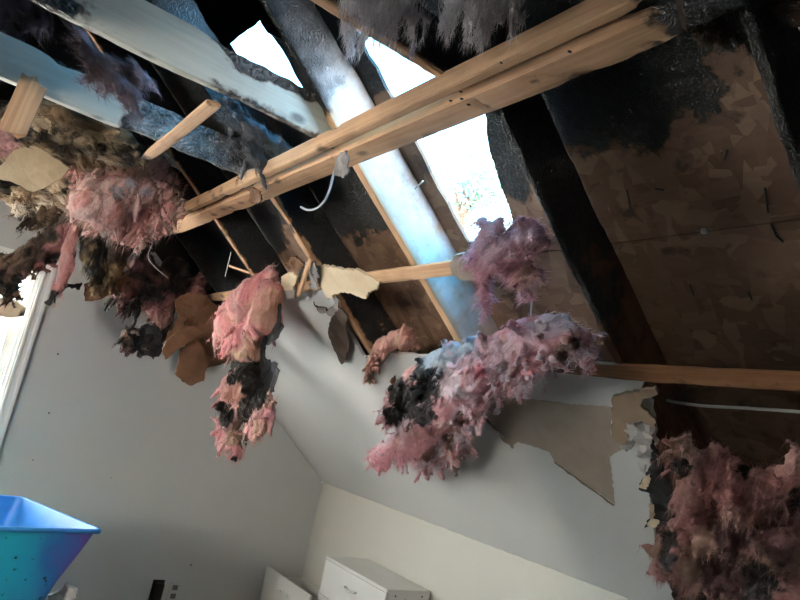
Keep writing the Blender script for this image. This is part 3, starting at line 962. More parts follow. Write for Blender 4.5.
for x, fn, lab in ((1.752, j1c, 'long pale scorched ceiling joist from the top edge to the double beam'),
                   (2.364, j2c, 'pale ceiling joist whose right half is burnt to alligator char'),
                   (1.150, lambda W: 0.12 + 0.2 * fbm(W * 7, 33, 3) + 1.0 * sstep(0.815, 0.835, W[:, 2] - CAMZ), 'ceiling joist with a tan lower edge crossing the top of the bright opening'),
                   (2.98, lambda W: np.ones(len(W)), 'black ceiling joist above the tattered brown batt layers')):
    m = 'pale_joist' if x in (1.752, 2.364) else 'pine'
    af = (lambda W: 0.62 * sstep(-0.32, -0.42, W[:, 1])) if x == 2.364 else ((lambda W: 0.3 * j1c(W) * sstep(-0.3, -0.5, W[:, 1])) if x == 1.752 else None)  # paleness over the char paints the skylight falling on the joists
    o = lumber('ceiling_joist', (x, -0.90, JZ), (x, 0.52, JZ), 0.038, 0.14, (0, 0, 1), m, fn, af, seed=int(x * 50), rag=(0.02, 0))
    tag(o, lab, 'joist', 'ceiling joists')

# ---- the double beam along the ceiling break
bm_ = empty('ceiling_beam', (2.0, -0.86, CEIL), 'doubled tan pine beam running diagonally across the open ceiling', 'beam')


def beamc(W):
    nz = fbm(W * 8, 41, 3)
    return sstep(0.70, 0.52, W[:, 0] + 0.08 * nz) * 1.2 + 0.9 * sstep(3.38, 3.6, W[:, 0] + .1 * nz) + 0.35 * sstep(0.25, 0.5, fbm(W * 11, 44, 3))


o = lumber('board', (0.50, -0.865, CEIL + 0.019), (3.66, -0.865, CEIL + 0.019), 0.078, 0.038, (0, 0, 1), 'pine', beamc, parent=bm_, seed=2, rag=(0.03, 0.03))
o = lumber('board', (0.62, -0.792, CEIL + 0.037), (3.62, -0.792, CEIL + 0.037), 0.034, 0.050, (0, 0, 1), 'pine', beamc, parent=bm_, seed=3, rag=(0.03, 0.03))
# nails and a dark splinter on it
sheet('splinter', PX(AY(-0.775), [(676, -3), (681, -3), (685, 18), (687, 32), (682, 27), (678, 12)]), (0, -1, 0), 0.006, 'dark_paper', bm_, jag=0.001, step=0.02, grid=0.02)
for i, (px, py) in enumerate(((462, 92), (463, 99), (452, 101), (503, 63), (571, 52), (470, 105))):
    p = AY(-0.785)(px, py)
    tube('nail', [p, p + np.array([0.001, 0.007, -0.002])], 0.0022, 'black_plastic', bm_, 6)

# charred stub beyond the beam's right end
def cst(W): return 0.55 + 0.5 * sstep(0.5, 0.4, W[:, 0]) * 0 + 0.4 * fbm(W * 10, 3, 3)
o = lumber('blocking', (0.10, -0.975, CEIL + 0.03), (0.485, -0.975, CEIL + 0.03), 0.06, 0.04, (0, 0, 1), 'brown_rafter', cst, seed=9, rag=(0, .02))
tag(o, 'scorched short block past the black rafter in the top right corner', 'blocking')

# ---- nailer strips across the rafters
o = lumber('nailer_strip', slope_point(1.40, -1.209, -0.009), slope_point(3.64, -1.209, -0.009), 0.052, 0.018, NS, 'pine',
           lambda W: 0.25 * fbm(W * 9, 4, 3) + 0.5 * sstep(3.5, 3.64, W[:, 0]), seed=4, rag=(0.012, 0.01))
tag(o, 'narrow tan nailer strip across the left rafters, holding torn drywall', 'nailer strip', 'nailer strips')
o = lumber('nailer_strip', slope_point(0.30, -1.524, 0.004), slope_point(1.80, -1.519, 0.004), 0.056, 0.020, NS, 'orange_pine',
           lambda W: 0.15 + 0.3 * fbm(W * 9, 6, 3) + 0.5 * sstep(1.1, 1.3, W[:, 0]), seed=5, rag=(0.01, 0.01))
tag(o, 'orange-brown nailer strip along the right end of the torn ceiling edge', 'nailer strip', 'nailer strips')
q = AS(0.10)
o = tube('cable', PX(q, [(652, 396), (675, 402), (705, 406), (745, 408), (800, 412), (850, 418)]), 0.0045, 'cable_white')
tag(o, 'thin pale cable in the dark bay below the orange nailer strip', 'cable')
# short boards by the joists
o = lumber('furring_board', (1.80, -0.466, CAMZ + 0.792), (2.52, -0.466, CAMZ + 0.792), 0.044, 0.018, (0, 0, 1), 'pine', lambda W: 0.2 * fbm(W * 9, 7, 3) + 0.5 * sstep(2.4, 2.52, W[:, 0]), seed=6, rag=(0.02, 0.03))
tag(o, 'short tan board bridging the two pale joists', 'board', 'short broken boards')
q = AX(2.322)
o = lumber('furring_board', q(35, 80), q(13, 131), 0.080, 0.020, (1, 0, 0), 'pine', lambda W: 0.1 + 0.5 * sstep(0.86, 0.89, W[:, 2] - CAMZ), seed=12, rag=(0.02, 0.03))
tag(o, 'broken tan board end hanging off the left joist at the left edge', 'board', 'short broken boards')

# =================================================================== WINDOWS
wn = empty('window_1', (GX, (WY0 + WY1) / 2, WZ0), kind='structure')
T_ = 0.068
for nm, lo, hi in (('casing', (GX - 0.018, WY0 - T_, WZ0 - T_), (GX, WY0, WZ1 + T_)),
                   ('casing', (GX - 0.018, WY1, WZ0 - T_), (GX, WY1 + T_, WZ1 + T_)),
                   ('casing', (GX - 0.018, WY0, WZ1), (GX, WY1, WZ1 + T_)),
                   ('casing', (GX - 0.018, WY0, WZ0 - T_), (GX, WY1, WZ0 - 0.025)),
                   ('sill', (GX - 0.05, WY0 - 0.03, WZ0 - 0.025), (GX + 0.02, WY1 + 0.03, WZ0)),
                   ('casing_bead', (GX - 0.026, WY0 - 0.028, WZ0), (GX - 0.018, WY0 - 0.012, WZ1 + 0.03)),
                   ('casing_bead', (GX - 0.026, WY0 - T_, WZ0 - T_), (GX - 0.018, WY0 - T_ + 0.018, WZ1 + T_)),
                   ('jamb', (GX, WY0, WZ0), (GX + 0.11, WY0 + 0.018, WZ1)),
                   ('jamb', (GX, WY1 - 0.018, WZ0), (GX + 0.11, WY1, WZ1)),
                   ('head_jamb', (GX, WY0, WZ1 - 0.018), (GX + 0.11, WY1, WZ1))):
    box(nm, lo, hi, 'white_trim', wn, 0.003)
MR = CAMZ + 0.125                                     # meeting rail height
for lo_, hi_, xo in ((WZ0 + 0.002, MR + 0.02, 0.035), (MR - 0.02, WZ1 - 0.018, 0.072)):
    y0, y1 = WY0 + 0.018, WY1 - 0.018
    sash = empty('sash', (0, 0, 0)); sash.parent = wn
    for lo, hi in (((GX + xo, y0, lo_), (GX + xo + 0.034, y0 + 0.045, hi_)), ((GX + xo, y1 - 0.045, lo_), (GX + xo + 0.034, y1, hi_)),
                   ((GX + xo, y0 + 0.045, lo_), (GX + xo + 0.034, y1 - 0.045, lo_ + 0.04)), ((GX + xo, y0 + 0.045, hi_ - 0.04), (GX + xo + 0.034, y1 - 0.045, hi_))):
        me = box_mesh('sash_rail', lo, hi, 0.003, tuple(wn.location))
        obj('sash_rail', me, 'white_trim', sash)
    me = box_mesh('pane', (GX + xo + 0.014, y0 + 0.04, lo_ + 0.035), (GX + xo + 0.018, y1 - 0.04, hi_ - 0.035), 0, tuple(wn.location))
    obj('pane', me, 'glass_pane', sash)
# a loose piece of warm wood leaning in the window
o = sheet('wood_scrap', PX(AX(3.93), [(-22, 300), (2, 297), (14, 300), (26, 307), (24, 316), (10, 318), (-20, 312)]), (1, 0, 0), 0.02, 'drywall_tan', jag=0.003, step=0.02, grid=0.03, edgechar=0.006, seed=14)
tag(o, 'tan board scrap lodged against the middle of the window', 'board', 'short broken boards')

w2 = empty('window_2', ((RW0 + RW1) / 2, KY2, RZ0), kind='structure')
for nm, lo, hi in (('casing', (RW0 - T_, KY2 - 0.018, RZ0 - T_), (RW0, KY2, RZ1 + T_)), ('casing', (RW1, KY2 - 0.018, RZ0 - T_), (RW1 + T_, KY2, RZ1 + T_)),
                   ('casing', (RW0, KY2 - 0.018, RZ1), (RW1, KY2, RZ1 + T_)), ('casing', (RW0, KY2 - 0.018, RZ0 - T_), (RW1, KY2, RZ0)),
                   ('meeting_rail', (RW0, KY2 + 0.035, 1.80), (RW1, KY2 + 0.07, 1.83))):
    box(nm, lo, hi, 'white_trim', w2, 0.003)
me = box_mesh('pane', (RW0, KY2 + 0.052, RZ0), (RW1, KY2 + 0.056, RZ1), 0, tuple(w2.location)); obj('pane', me, 'glass_pane', w2)

# =================================================================== FURNITURE
def bow_handle(parent, cx, y, z, wd=0.10):
    pts = [(cx - wd / 2, y, z), (cx - wd / 2 + 0.008, y + 0.02, z - 0.002), (cx, y + 0.028, z - 0.006), (cx + wd / 2 - 0.008, y + 0.02, z - 0.002), (cx + wd / 2, y, z)]
    org = np.array(parent.location) + np.array(parent.parent.location)
    me_o = tube('handle', [np.array(p) - org for p in pts], 0.005, 'dresser_white', None)
    me_o.location = (0, 0, 0)
    # tube() keeps its first point as origin when it has no parent
    me_o.location = np.array(pts[0]) - org
    me_o.parent = parent
    return me_o


def dresser(x0, x1, top, label, n, opened=None, lid=True, front=None):
    y0, y1 = KY + 0.016, -2.135
    d = empty('dresser', ((x0 + x1) / 2, (y0 + y1) / 2, 0), label, 'dresser', 'white chests of drawers')
    t = 0.016
    box('side_panel', (x0, y0, 0), (x0 + t, y1 - 0.018, top - t), 'dresser_white', d)
    box('side_panel', (x1 - t, y0, 0), (x1, y1 - 0.018, top - t), 'dresser_white', d)
    box('back_panel', (x0 + t, y0, 0.03), (x1 - t, y0 + 0.006, top - t), 'dresser_white', d, 0)
    if lid: box('top', (x0 - 0.002, y0, top - t), (x1 + 0.002, y1, top), 'dresser_white', d)
    else: box('top_rail', (x0 + t, y0 + 0.006, top - t - 0.05), (x1 - t, y0 + 0.022, top - t), 'dresser_white', d)
    box('plinth', (x0 + t, y1 - 0.05, 0), (x1 - t, y1 - 0.03, 0.05), 'dresser_white', d)
    hgt = (top - t - 0.05) / n
    for i in range(n):
        z0 = 0.05 + i * hgt + 0.002; z1 = 0.05 + (i + 1) * hgt - 0.002
        tilt = opened is not None and i == n - 1
        if tilt: z1 += 0.066
        dr = empty('drawer', ((x0 + x1) / 2 - d.location[0], y1 - d.location[1], z0)); dr.parent = d
        org = np.array(dr.location) + np.array(d.location)
        ox = opened if tilt else 0.0
        obj('drawer_front', box_mesh('drawer_front', (x0 + 0.002, y1 - 0.016, z0), (x1 - 0.002, y1, z1), 0.003, tuple(org)), 'dresser_white', dr)
        obj('drawer_box', box_mesh('drawer_box', (x0 + 0.03, y0 + 0.03, z0 + 0.015), (x1 - 0.03, y1 - 0.016, z0 + 0.025), 0, tuple(org)), 'dark_inside', dr)
        for xx in (x0 + 0.03, x1 - 0.042):
            obj('drawer_side', box_mesh('drawer_side', (xx, y0 + 0.03, z0 + 0.025), (xx + 0.012, y1 - 0.016, min(z1 - 0.02, top - t - 0.03)), 0.001, tuple(org)), 'dresser_white', dr)
        bow_handle(dr, (x0 + x1) / 2, y1, z1 - 0.075)
        if tilt: dr.rotation_euler = (math.radians(-3), 0, 0)
    # dark screw caps on the exposed side
    for yy, zz in ((y1 - 0.06, top - 0.03), (y0 + 0.05, top - 0.03), (y1 - 0.13, top - 0.05)):
        obj('screw_cap', box_mesh('screw_cap', (x0 - 0.002, yy - 0.004, zz - 0.004), (x0 + 0.001, yy + 0.004, zz + 0.004), 0.001, tuple(d.location)), 'black_plastic', d)
    return d


dresser(2.690, 3.292, 0.805, 'taller white chest of drawers against the cream knee wall', 4)
dresser(3.352, 3.945, CAMZ - 1.060, 'lower white chest of drawers in the corner, its lid missing', 2, opened=0.0, lid=False)

# ---- plastic bin
bn = empty('storage_bin', (2.95, -0.35, 0.60), 'sooty blue and purple plastic storage bin in the bottom left corner', 'bin')
Zr = CAMZ - 0.6
near_r = np.array([2.73, -0.737]); far_r = np.array([3.237, -0.512])
ed = np.array([2.665, -0.383]) - near_r; ed /= np.linalg.norm(ed)
near_l = near_r + ed * 0.72; far_l = far_r + ed * 0.72
cen = (near_r + far_r + near_l + far_l) / 4


def ring(sc, z, rnd=0.03, lip=0.0, wav=0.0):
    """rounded quadrilateral outline"""
    c = [cen + (p - cen) * sc for p in (near_r, far_r, far_l, near_l)]
    out = []
    for i in range(4):
        p, a, b = c[i], c[i - 1], c[(i + 1) % 4]
        da = (a - p) / np.linalg.norm(a - p); db = (b - p) / np.linalg.norm(b - p)
        for k in range(7):
            t = k / 6
            q = (1 - t) ** 2 * (p + da * rnd) + 2 * t * (1 - t) * (p + (da + db) * rnd * 0.12) + t * t * (p + db * rnd)
            out.append((q[0], q[1], z + (wav * 1.0)))
    return np.array(out)


def loft(name, rings, mat, parent, close=False):
    m = len(rings[0]); V = np.concatenate(rings) - np.array(parent.location)
    Fc = []
    for i in range(len(rings) - 1):
        for j in range(m):
            Fc.append((i * m + j, i * m + (j + 1) % m, (i + 1) * m + (j + 1) % m, (i + 1) * m + j))
    if close: Fc.append(tuple((len(rings) - 1) * m + j for j in range(m)))
    return obj(name, mesh(name, V, Fc, True), mat, parent)


ZB = 0.60
loft('shell', [ring(0.99, Zr), ring(0.91, Zr - 0.10), ring(0.82, Zr - 0.2), ring(0.72, Zr - 0.34), ring(0.68, ZB + 0.005), ring(0.66, ZB)], 'bin_plastic', bn, True)
loft('lining', [ring(0.975, Zr), ring(0.895, Zr - 0.10), ring(0.70, Zr - 0.34), ring(0.66, ZB + 0.008), ring(0.2, ZB + 0.008), ring(0.02, ZB + 0.008)], 'bin_inside', bn)
loft('rim', [ring(0.985, Zr - 0.012), ring(1.02, Zr - 0.014), ring(1.024, Zr - 0.004), ring(1.015, Zr + 0.002), ring(0.975, Zr + 0.002), ring(0.972, Zr - 0.01)], 'bin_inside', bn)
# what it stands on: a small dark box stand, below the frame
st = empty('low_stand', (float(cen[0]), float(cen[1]), 0), 'low brown wooden stand under the blue bin', 'stand')
box('stand_top', (cen[0] - 0.3, cen[1] - 0.30, 0.575), (cen[0] + 0.3, cen[1] + 0.30, 0.60), 'warm_wood', st)
for sx in (-0.27, 0.24):
    for sy in (-0.27, 0.24):
        box('leg', (cen[0] + sx, cen[1] + sy, 0), (cen[0] + sx + 0.03, cen[1] + sy + 0.03, 0.575), 'warm_wood', st)

# ---- outlets on the gable wall
def outlet(y, z, label, mat, burnt):
    d = empty('wall_outlet', (GX, y, z), label, 'outlet', 'wall outlets')
    box('cover_plate', (GX - 0.006, y - 0.035, z - 0.057), (GX - 0.0005, y + 0.035, z + 0.057), mat, d, 0.002)
    for dz in (-0.024, 0.024):
        box('socket', (GX - 0.009, y - 0.016, z + dz - 0.014), (GX - 0.005, y + 0.016, z + dz + 0.014), 'black_plastic' if burnt else 'dark_inside', d, 0.002)
    if burnt:
        box('melted_plug', (GX - 0.04, y - 0.028, z - 0.05), (GX - 0.009, y + 0.022, z + 0.045), 'black_plastic', d, 0.01)


outlet(-1.475, CAMZ - 1.192, 'melted black outlet low on the gable wall', 'black_plastic', True)
outlet(-1.580, CAMZ - 1.200, 'grey outlet plate beside the melted black one', 'wall_paint', False)
# soot specks
for i, (px, py, r) in enumerate(((58, 354, .006), (49, 413, .005), (191, 565, .006), (33, 460, .004), (111, 478, .003), (148, 340, .003))):
    p = AX(GX - 0.001)(px, py)
    V = [(0, 0, 0)] + [(0, r * math.cos(a) * (0.7 + 0.5 * ((k * 7 + i) % 3) / 2), r * math.sin(a) * (0.7 + 0.4 * ((k * 5 + i) % 3) / 2)) for k, a in enumerate(np.linspace(0, 2 * math.pi, 9)[:-1])]
    V[0] = (-0.003, 0, 0)
    o = obj('nail_hole', mesh('nail_hole', V, [(0, k + 1, (k + 1) % 8 + 1) for k in range(8)]), 'black_plastic', wl)
    o.location = Vector(p) - wl.location

# =================================================================== INSULATION
GR = 'torn fibreglass insulation'
A3 = AX(3.0)
clump('insulation_batt', 'bright pink fluffy batt bulging below the left end of the beam', A3,
      [[(92, 158, 8), (116, 166, 16), (146, 166, 15), (166, 178, 10)], [(78, 196, 8, .05), (90, 206, 17, .06), (106, 208, 17, .06), (98, 224, 8, .05)], [(104, 190, 10, .03), (124, 186, 9, .05), (150, 188, 8, .05)], [(100, 200, 8, .06), (130, 198, 7, .06), (146, 196, 6, .05)],
       [(146, 188, 9), (155, 210, 6), (160, 234, 2)], [(128, 198, 8), (139, 222, 6), (144, 244, 2)], [(166, 182, 9), (172, 208, 5), (176, 224, 2)], [(115, 210, 5), (121, 230, 2)],
       [(72, 156, 5), (82, 168, 7), (92, 172, 8)], [(176, 180, 6), (182, 196, 3)], [(150, 200, 6), (150, 218, 3)]],
      spots=((132, 183, 9, (0.74, 0.68, 0.76)), (116, 194, 7, (0.74, 0.66, 0.74)), (146, 190, 7, (0.72, 0.66, 0.76)), (178, 170, 11, (0.45, 0.30, 0.24)), (180, 192, 8, (0.5, 0.36, 0.26))),
      base=(0.86, 0.46, 0.44), second=(0.92, 0.66, 0.62), third=(0.90, 0.74, 0.64), mix3=0.15, seed=1, fibres=6000, flen=0.045, flow=(0, -.35, 1), tufts=210, tlen=0.085)
clump('insulation_batt', 'tattered brown and black batt layers under the left joist', AZ(0.83),
      [[(8, 108, 8), (30, 112, 9), (62, 112, 8), (92, 124, 9), (128, 146, 9)], [(6, 132, 8), (45, 130, 10), (80, 138, 10), (112, 152, 12), (140, 156, 10)],
       [(38, 142, 8), (70, 152, 9), (100, 165, 10)], [(78, 160, 8), (62, 182, 7, .3), (46, 200, 6, .5), (24, 207, 4, .6)], [(66, 204, 5, .5), (78, 197, 7, .4)], [(2, 118, 6), (2, 150, 7)], [(0, 190, 6, .4), (16, 195, 5, .45), (30, 191, 5, .45)]],
      base=(0.26, 0.17, 0.10), second=(0.50, 0.38, 0.25), third=CHAR, mix3=0.3, charamt=0.14, seed=2, fibres=7000, flen=0.035, amp=1.0, flowpx=((8, 108), (128, 150)), wisps=24,
      spots=((18, 211, 6, (0.7, 0.6, 0.5)), (40, 207, 5, (0.75, 0.66, 0.52)), (60, 203, 5, (0.7, .58, .45)), (5, 145, 12, (0.50, 0.28, 0.28)), (24, 132, 9, CHAR), (130, 152, 14, (0.06, 0.05, 0.04))))
clump('insulation_batt', 'charred strip of batt dangling in front of the window', AX(3.35),
      [[(82, 212, 7), (66, 228, 10), (48, 242, 10), (28, 256, 10), (12, 270, 9), (4, 288, 5)], [(68, 238, 7), (52, 254, 6), (38, 266, 4)], [(14, 278, 5), (10, 298, 2)], [(2, 260, 6), (-4, 275, 6)], [(28, 222, 3), (42, 216, 4), (58, 218, 5)]],
      base=(0.05, 0.037, 0.03), second=(0.14, 0.095, 0.065), third=(0.30, 0.13, 0.13), mix3=0.28, charamt=0.3, seed=3, fibres=4500, flen=0.025, flowpx=((82, 212), (6, 292)), wisps=24,
      spots=((58, 246, 8, (0.40, 0.19, 0.19)), (68, 232, 7, (0.36, 0.17, 0.17)), (14, 290, 5, (0.5, .3, .22))))
r5 = clump('insulation_batt', 'golden brown and black streaked strips hanging under the bright pink batt', AX(3.22),
           [[(90, 226, 8), (93, 250, 11), (95, 266, 11), (97, 278, 6)], [(114, 222, 7), (118, 248, 9), (114, 270, 8), (104, 284, 4)]],
           base=(0.13, 0.085, 0.045), second=(0.30, 0.22, 0.12), third=CHAR, mix3=0.3, charamt=0.22, seed=4, fibres=3500, flen=0.03, flow=(0, 0, 1), tufts=160, tlen=0.06,
           spots=((90, 272, 9, CHAR), (98, 256, 9, CHAR), (116, 255, 8, (0.05, 0.035, 0.03))))
clump('insulation_batt', 'slender pink strip with a charred tip dangling beside the window top', AX(3.2),
      [[(74, 228, 4), (71, 244, 6), (67, 262, 7), (61, 280, 5), (53, 294, 3)]], base=(0.66, 0.34, 0.33), second=(0.74, 0.48, 0.45), third=(0.4, 0.22, 0.2), mix3=0.2, seed=41, fibres=1800, flen=0.02,
      flow=(0, 0, 1), tufts=120, tlen=0.045, amp=0.6, spots=((52, 297, 7, CHAR), (76, 255, 4, (0.12, 0.07, 0.06))))
sheet('paper_facing', PX(AX(3.26), [(84, 284), (100, 276), (122, 270), (132, 280), (116, 293), (98, 300), (85, 301)]), (1, 0, 0), 0.004, 'kraft', r5, jag=0.004, step=0.015, grid=0.02, warp=0.02, edgechar=0.008, seed=5)
clump('insulation_batt', 'black sooty batt with a dull pink core left of the brown paper pieces', AX(3.62),
      [[(128, 236, 12), (136, 262, 17), (150, 284, 17), (164, 302, 14)], [(116, 282, 10), (124, 294, 9), (132, 304, 6)], [(164, 302, 12), (160, 326, 10), (148, 340, 11), (134, 338, 8), (128, 334, 4)], [(195, 282, 6), (197, 298, 7), (188, 308, 5)], [(175, 268, 13), (180, 290, 12)]],
      base=(0.035, 0.032, 0.030), second=(0.07, 0.06, 0.055), third=(0.36, 0.18, 0.17), mix3=0.22, charamt=0.2, seed=6, fibres=5500, flen=0.03, flow=(0, -0.3, 1),
      spots=((152, 308, 12, (0.42, 0.21, 0.20)), (164, 318, 9, (0.46, 0.26, 0.23)), (170, 300, 7, (.4, .2, .19)), (197, 294, 7, (0.46, 0.22, 0.21)), (145, 340, 13, CHAR), (128, 336, 5, (.2, .12, .08))))
r7 = clump('insulation_batt', 'pink batt hanging from the left nailer strip with a black burnt tail', AY(-1.13),
           [[(268, 276, 9), (255, 296, 16), (240, 312, 18), (226, 326, 11), (217, 336, 5)], [(270, 292, 12), (264, 318, 16), (252, 338, 16), (240, 346, 10)], [(236, 330, 12), (230, 350, 6)], [(250, 348, 13), (247, 368, 15), (250, 390, 17), (254, 406, 11)],
            [(236, 376, 8), (226, 392, 8), (228, 408, 7), (222, 428, 6)], [(254, 400, 8), (266, 408, 7), (270, 416, 4)], [(240, 410, 8), (232, 424, 7), (228, 434, 5), (238, 444, 4), (236, 450, 2)], [(250, 425, 5), (264, 424, 4)]],
           base=(0.74, 0.32, 0.33), second=(0.82, 0.50, 0.47), third=(0.72, 0.50, 0.36), mix3=0.22, charamt=0.06, seed=7, fibres=8000, flen=0.028, flow=(0, 0, 1), tufts=240, tlen=0.06, amp=0.9,
           spots=((248, 378, 24, CHAR), (252, 396, 16, CHAR), (232, 395, 8, (0.50, 0.26, 0.20)), (226, 418, 9, (0.03, 0.03, 0.03)), (258, 350, 10, (.5, .28, .2)), (241, 356, 5, (0.60, 0.42, 0.28)), (245, 444, 7, (0.16, 0.10, 0.07)), (238, 425, 6, (0.3, .2, .15)), (232, 440, 7, (0.35, 0.22, 0.15)), (268, 415, 7, (.66, .3, .3)), (242, 414, 9, (0.05, 0.04, 0.035)), (262, 392, 9, CHAR), (230, 380, 5, CHAR), (222, 408, 6, CHAR)))
sheet('paper_facing', PX(AY(-1.16), [(266, 314), (278, 304), (281, 318), (283, 328), (276, 340), (266, 344), (268, 360), (278, 372), (274, 392), (262, 394), (258, 376), (260, 340)]), NS, 0.004, 'charred_board', r7, jag=0.006, step=0.012, grid=0.015, warp=0.03, wfreq=14, edgechar=0.005, seed=71)
clump('insulation_batt', 'small mauve-pink batt snagged below the bright roof opening', AS(-0.03),
      [[(500, 224, 6), (488, 242, 14), (498, 256, 16), (515, 250, 18), (532, 236, 12), (522, 224, 6)], [(482, 260, 9), (485, 280, 4)], [(522, 266, 12), (512, 278, 7), (530, 278, 9), (538, 274, 5)], [(484, 284, 3), (484, 302, 4), (486, 316, 2)], [(480, 222, 4), (490, 228, 7)], [(470, 258, 3), (482, 252, 7)]],
      base=(0.62, 0.32, 0.38), second=(0.70, 0.50, 0.58), third=(0.60, 0.40, 0.36), mix3=0.18, seed=18, fibres=7000, flen=0.03, voxel=0.005, amp=0.8, flowpx=((540, 230), (480, 270)), tufts=140, tlen=0.05,
      spots=((524, 278, 12, (0.80, 0.50, 0.46)), (545, 262, 8, (.25, .18, .14))))
r13 = clump('insulation_batt', 'big pink and white batt draped over the torn edge in the middle', AS(-0.09),
            [[(585, 346, 10), (566, 332, 15), (545, 334, 16), (520, 340, 18), (492, 358, 20), (466, 380, 22), (440, 410, 24), (418, 436, 22), (402, 446, 14)],
             [(455, 352, 9), (436, 366, 12), (416, 386, 15), (400, 404, 13), (388, 414, 5)], [(470, 348, 7), (484, 346, 9)], [(480, 390, 16), (466, 412, 14), (456, 434, 12), (446, 452, 9)], [(402, 446, 10), (386, 452, 8), (378, 453, 4)], [(430, 448, 10), (426, 460, 5)],
             [(546, 356, 10), (528, 366, 8), (505, 378, 8)]],
            base=(0.76, 0.38, 0.42), second=(0.88, 0.72, 0.80), third=(0.60, 0.33, 0.28), mix3=0.2, seed=9, fibres=14000, flen=0.04, flowpx=((560, 335), (410, 445)), wisps=34,
            spots=((408, 398, 22, (0.035, 0.035, 0.04)), (426, 376, 17, (0.035, 0.04, 0.045)), (398, 412, 12, CHAR), (418, 412, 10, (.05, .045, .05)), (438, 352, 14, (0.55, 0.62, 0.70)), (462, 348, 11, (0.50, 0.56, 0.64)), (562, 352, 12, (0.16, 0.10, 0.09)), (572, 345, 7, (.12, .08, .07)),
                   (478, 372, 7, (0.62, 0.20, 0.24)), (448, 442, 7, (0.14, 0.07, 0.06)), (462, 420, 6, (.2, .08, .07)), (430, 455, 8, (0.30, 0.16, 0.13)), (500, 352, 12, (0.80, 0.56, 0.62)), (455, 385, 12, (0.84, 0.68, 0.74))))  # pale lavender spots paint sky-light highlights into the batt
sheet('paper_facing', PX(AS(-0.05), [(446, 434), (462, 420), (468, 436), (462, 452), (456, 478), (450, 462), (446, 470), (442, 452)]), NS, 0.003, 'grey_paper', r13, jag=0.006, step=0.012, grid=0.015, warp=0.03, wfreq=16, edgechar=0.008, seed=72)
clump('insulation_batt', 'small salmon-coloured tuft trailing over the torn edge by the dark paper tongue', AS(-0.015),
      [[(408, 330, 5), (397, 338, 8), (386, 344, 7), (377, 352, 5), (371, 366, 3), (366, 382, 1.5)], [(412, 338, 5), (404, 344, 6)]],
      base=(0.62, 0.33, 0.28), second=(0.70, 0.46, 0.38), third=(0.42, 0.27, 0.20), seed=10, fibres=3000, flen=0.02, voxel=0.004, amp=0.8, tufts=150, tlen=0.04)
clump('insulation_batt', 'large dull pink batts spilling from the dark bay at the right', AS(-0.02),
      [[(676, 446, 6), (690, 455, 12), (712, 466, 14), (736, 474, 16), (724, 488, 14)], [(694, 486, 14), (690, 506, 14), (700, 520, 15)], [(684, 528, 14), (684, 548, 18), (694, 566, 16), (688, 584, 10)], [(800, 474, 14), (780, 480, 15), (760, 494, 15), (742, 508, 13), (728, 530, 9)],
       [(720, 530, 26, -0.04), (760, 540, 30, -0.04), (800, 530, 30, -0.04)], [(715, 570, 26, -0.04), (750, 590, 34, -0.04), (800, 590, 36, -0.04)], [(670, 545, 8), (660, 560, 5)], [(720, 610, 20), (770, 630, 30)]],
      base=(0.44, 0.20, 0.19), second=(0.50, 0.28, 0.25), third=(0.36, 0.24, 0.17), mix3=0.2, seed=11, fibres=16000, flen=0.04, voxel=0.006, flowpx=((740, 470), (690, 570)), wisps=40,
      spots=((672, 540, 12, (0.06, 0.05, 0.05)), (682, 470, 10, (.05, .04, .04)), (730, 540, 20, (0.16, 0.08, 0.08)), (760, 585, 24, (0.04, 0.03, 0.03)), (715, 575, 22, (0.12, 0.06, 0.06)), (745, 470, 7, CHAR), (700, 545, 14, (0.58, 0.36, 0.28)), (690, 570, 10, (.55, .36, .27)), (780, 545, 14, (.34, .17, .17)), (668, 560, 8, (.05, .05, .05)), (800, 500, 10, (0.05, 0.04, 0.04))))
AG = AZ(0.83)
clump('insulation_batt', 'grey sooty batt hanging at the top edge left of centre', AG,
      [[(344, -18, 10), (362, -6, 12), (386, -2, 13), (404, -8, 12)], [(352, -2, 8), (348, 18, 6), (348, 34, 4), (350, 54, 2)], [(370, 6, 9), (366, 24, 6), (363, 38, 2)], [(388, 10, 9), (392, 30, 6), (398, 48, 2)], [(408, 4, 7), (412, 24, 4), (415, 38, 2)], [(402, 10, 5), (420, 16, 3), (428, 20, 2)]],
      base=(0.66, 0.62, 0.64), second=(0.78, 0.74, 0.76), third=(0.42, 0.38, 0.40), mix3=0.25, seed=12, fibres=3500, flen=0.03, voxel=0.005, flow=(0, 0, 1), amp=0.6, tufts=150, tlen=0.045)
clump('insulation_batt', 'grey sooty batt hanging at the top edge right of centre', AG,
      [[(448, -20, 9), (470, -12, 12), (498, -12, 13), (518, -14, 9)], [(454, -2, 7), (449, 14, 5), (442, 28, 3), (447, 40, 2)], [(480, 0, 9), (485, 16, 5), (489, 36, 2)], [(504, 0, 9), (514, 14, 4), (522, 22, 2)], [(497, 4, 6), (500, 18, 2)], [(467, 4, 5), (467, 22, 2), (467, 32, 1.5)]],
      base=(0.68, 0.64, 0.65), second=(0.80, 0.76, 0.77), third=(0.44, 0.40, 0.41), mix3=0.25, seed=13, fibres=3200, flen=0.028, voxel=0.005, flow=(0, 0, 1), amp=0.6, tufts=150, tlen=0.045)
clump('insulation_batt', 'thin mauve scrap of batt caught between the two pale joists', AX(2.08),
      [[(82, 34, 3), (86, 50, 6), (98, 60, 7), (118, 66, 7), (140, 74, 5), (150, 80, 3)], [(94, 64, 6), (112, 80, 8), (126, 92, 8), (136, 96, 4)]],
      base=(0.22, 0.17, 0.20), second=(0.50, 0.42, 0.50), third=(0.10, 0.07, 0.07), mix3=0.35, seed=14, fibres=3500, flen=0.03, voxel=0.005, amp=0.7)
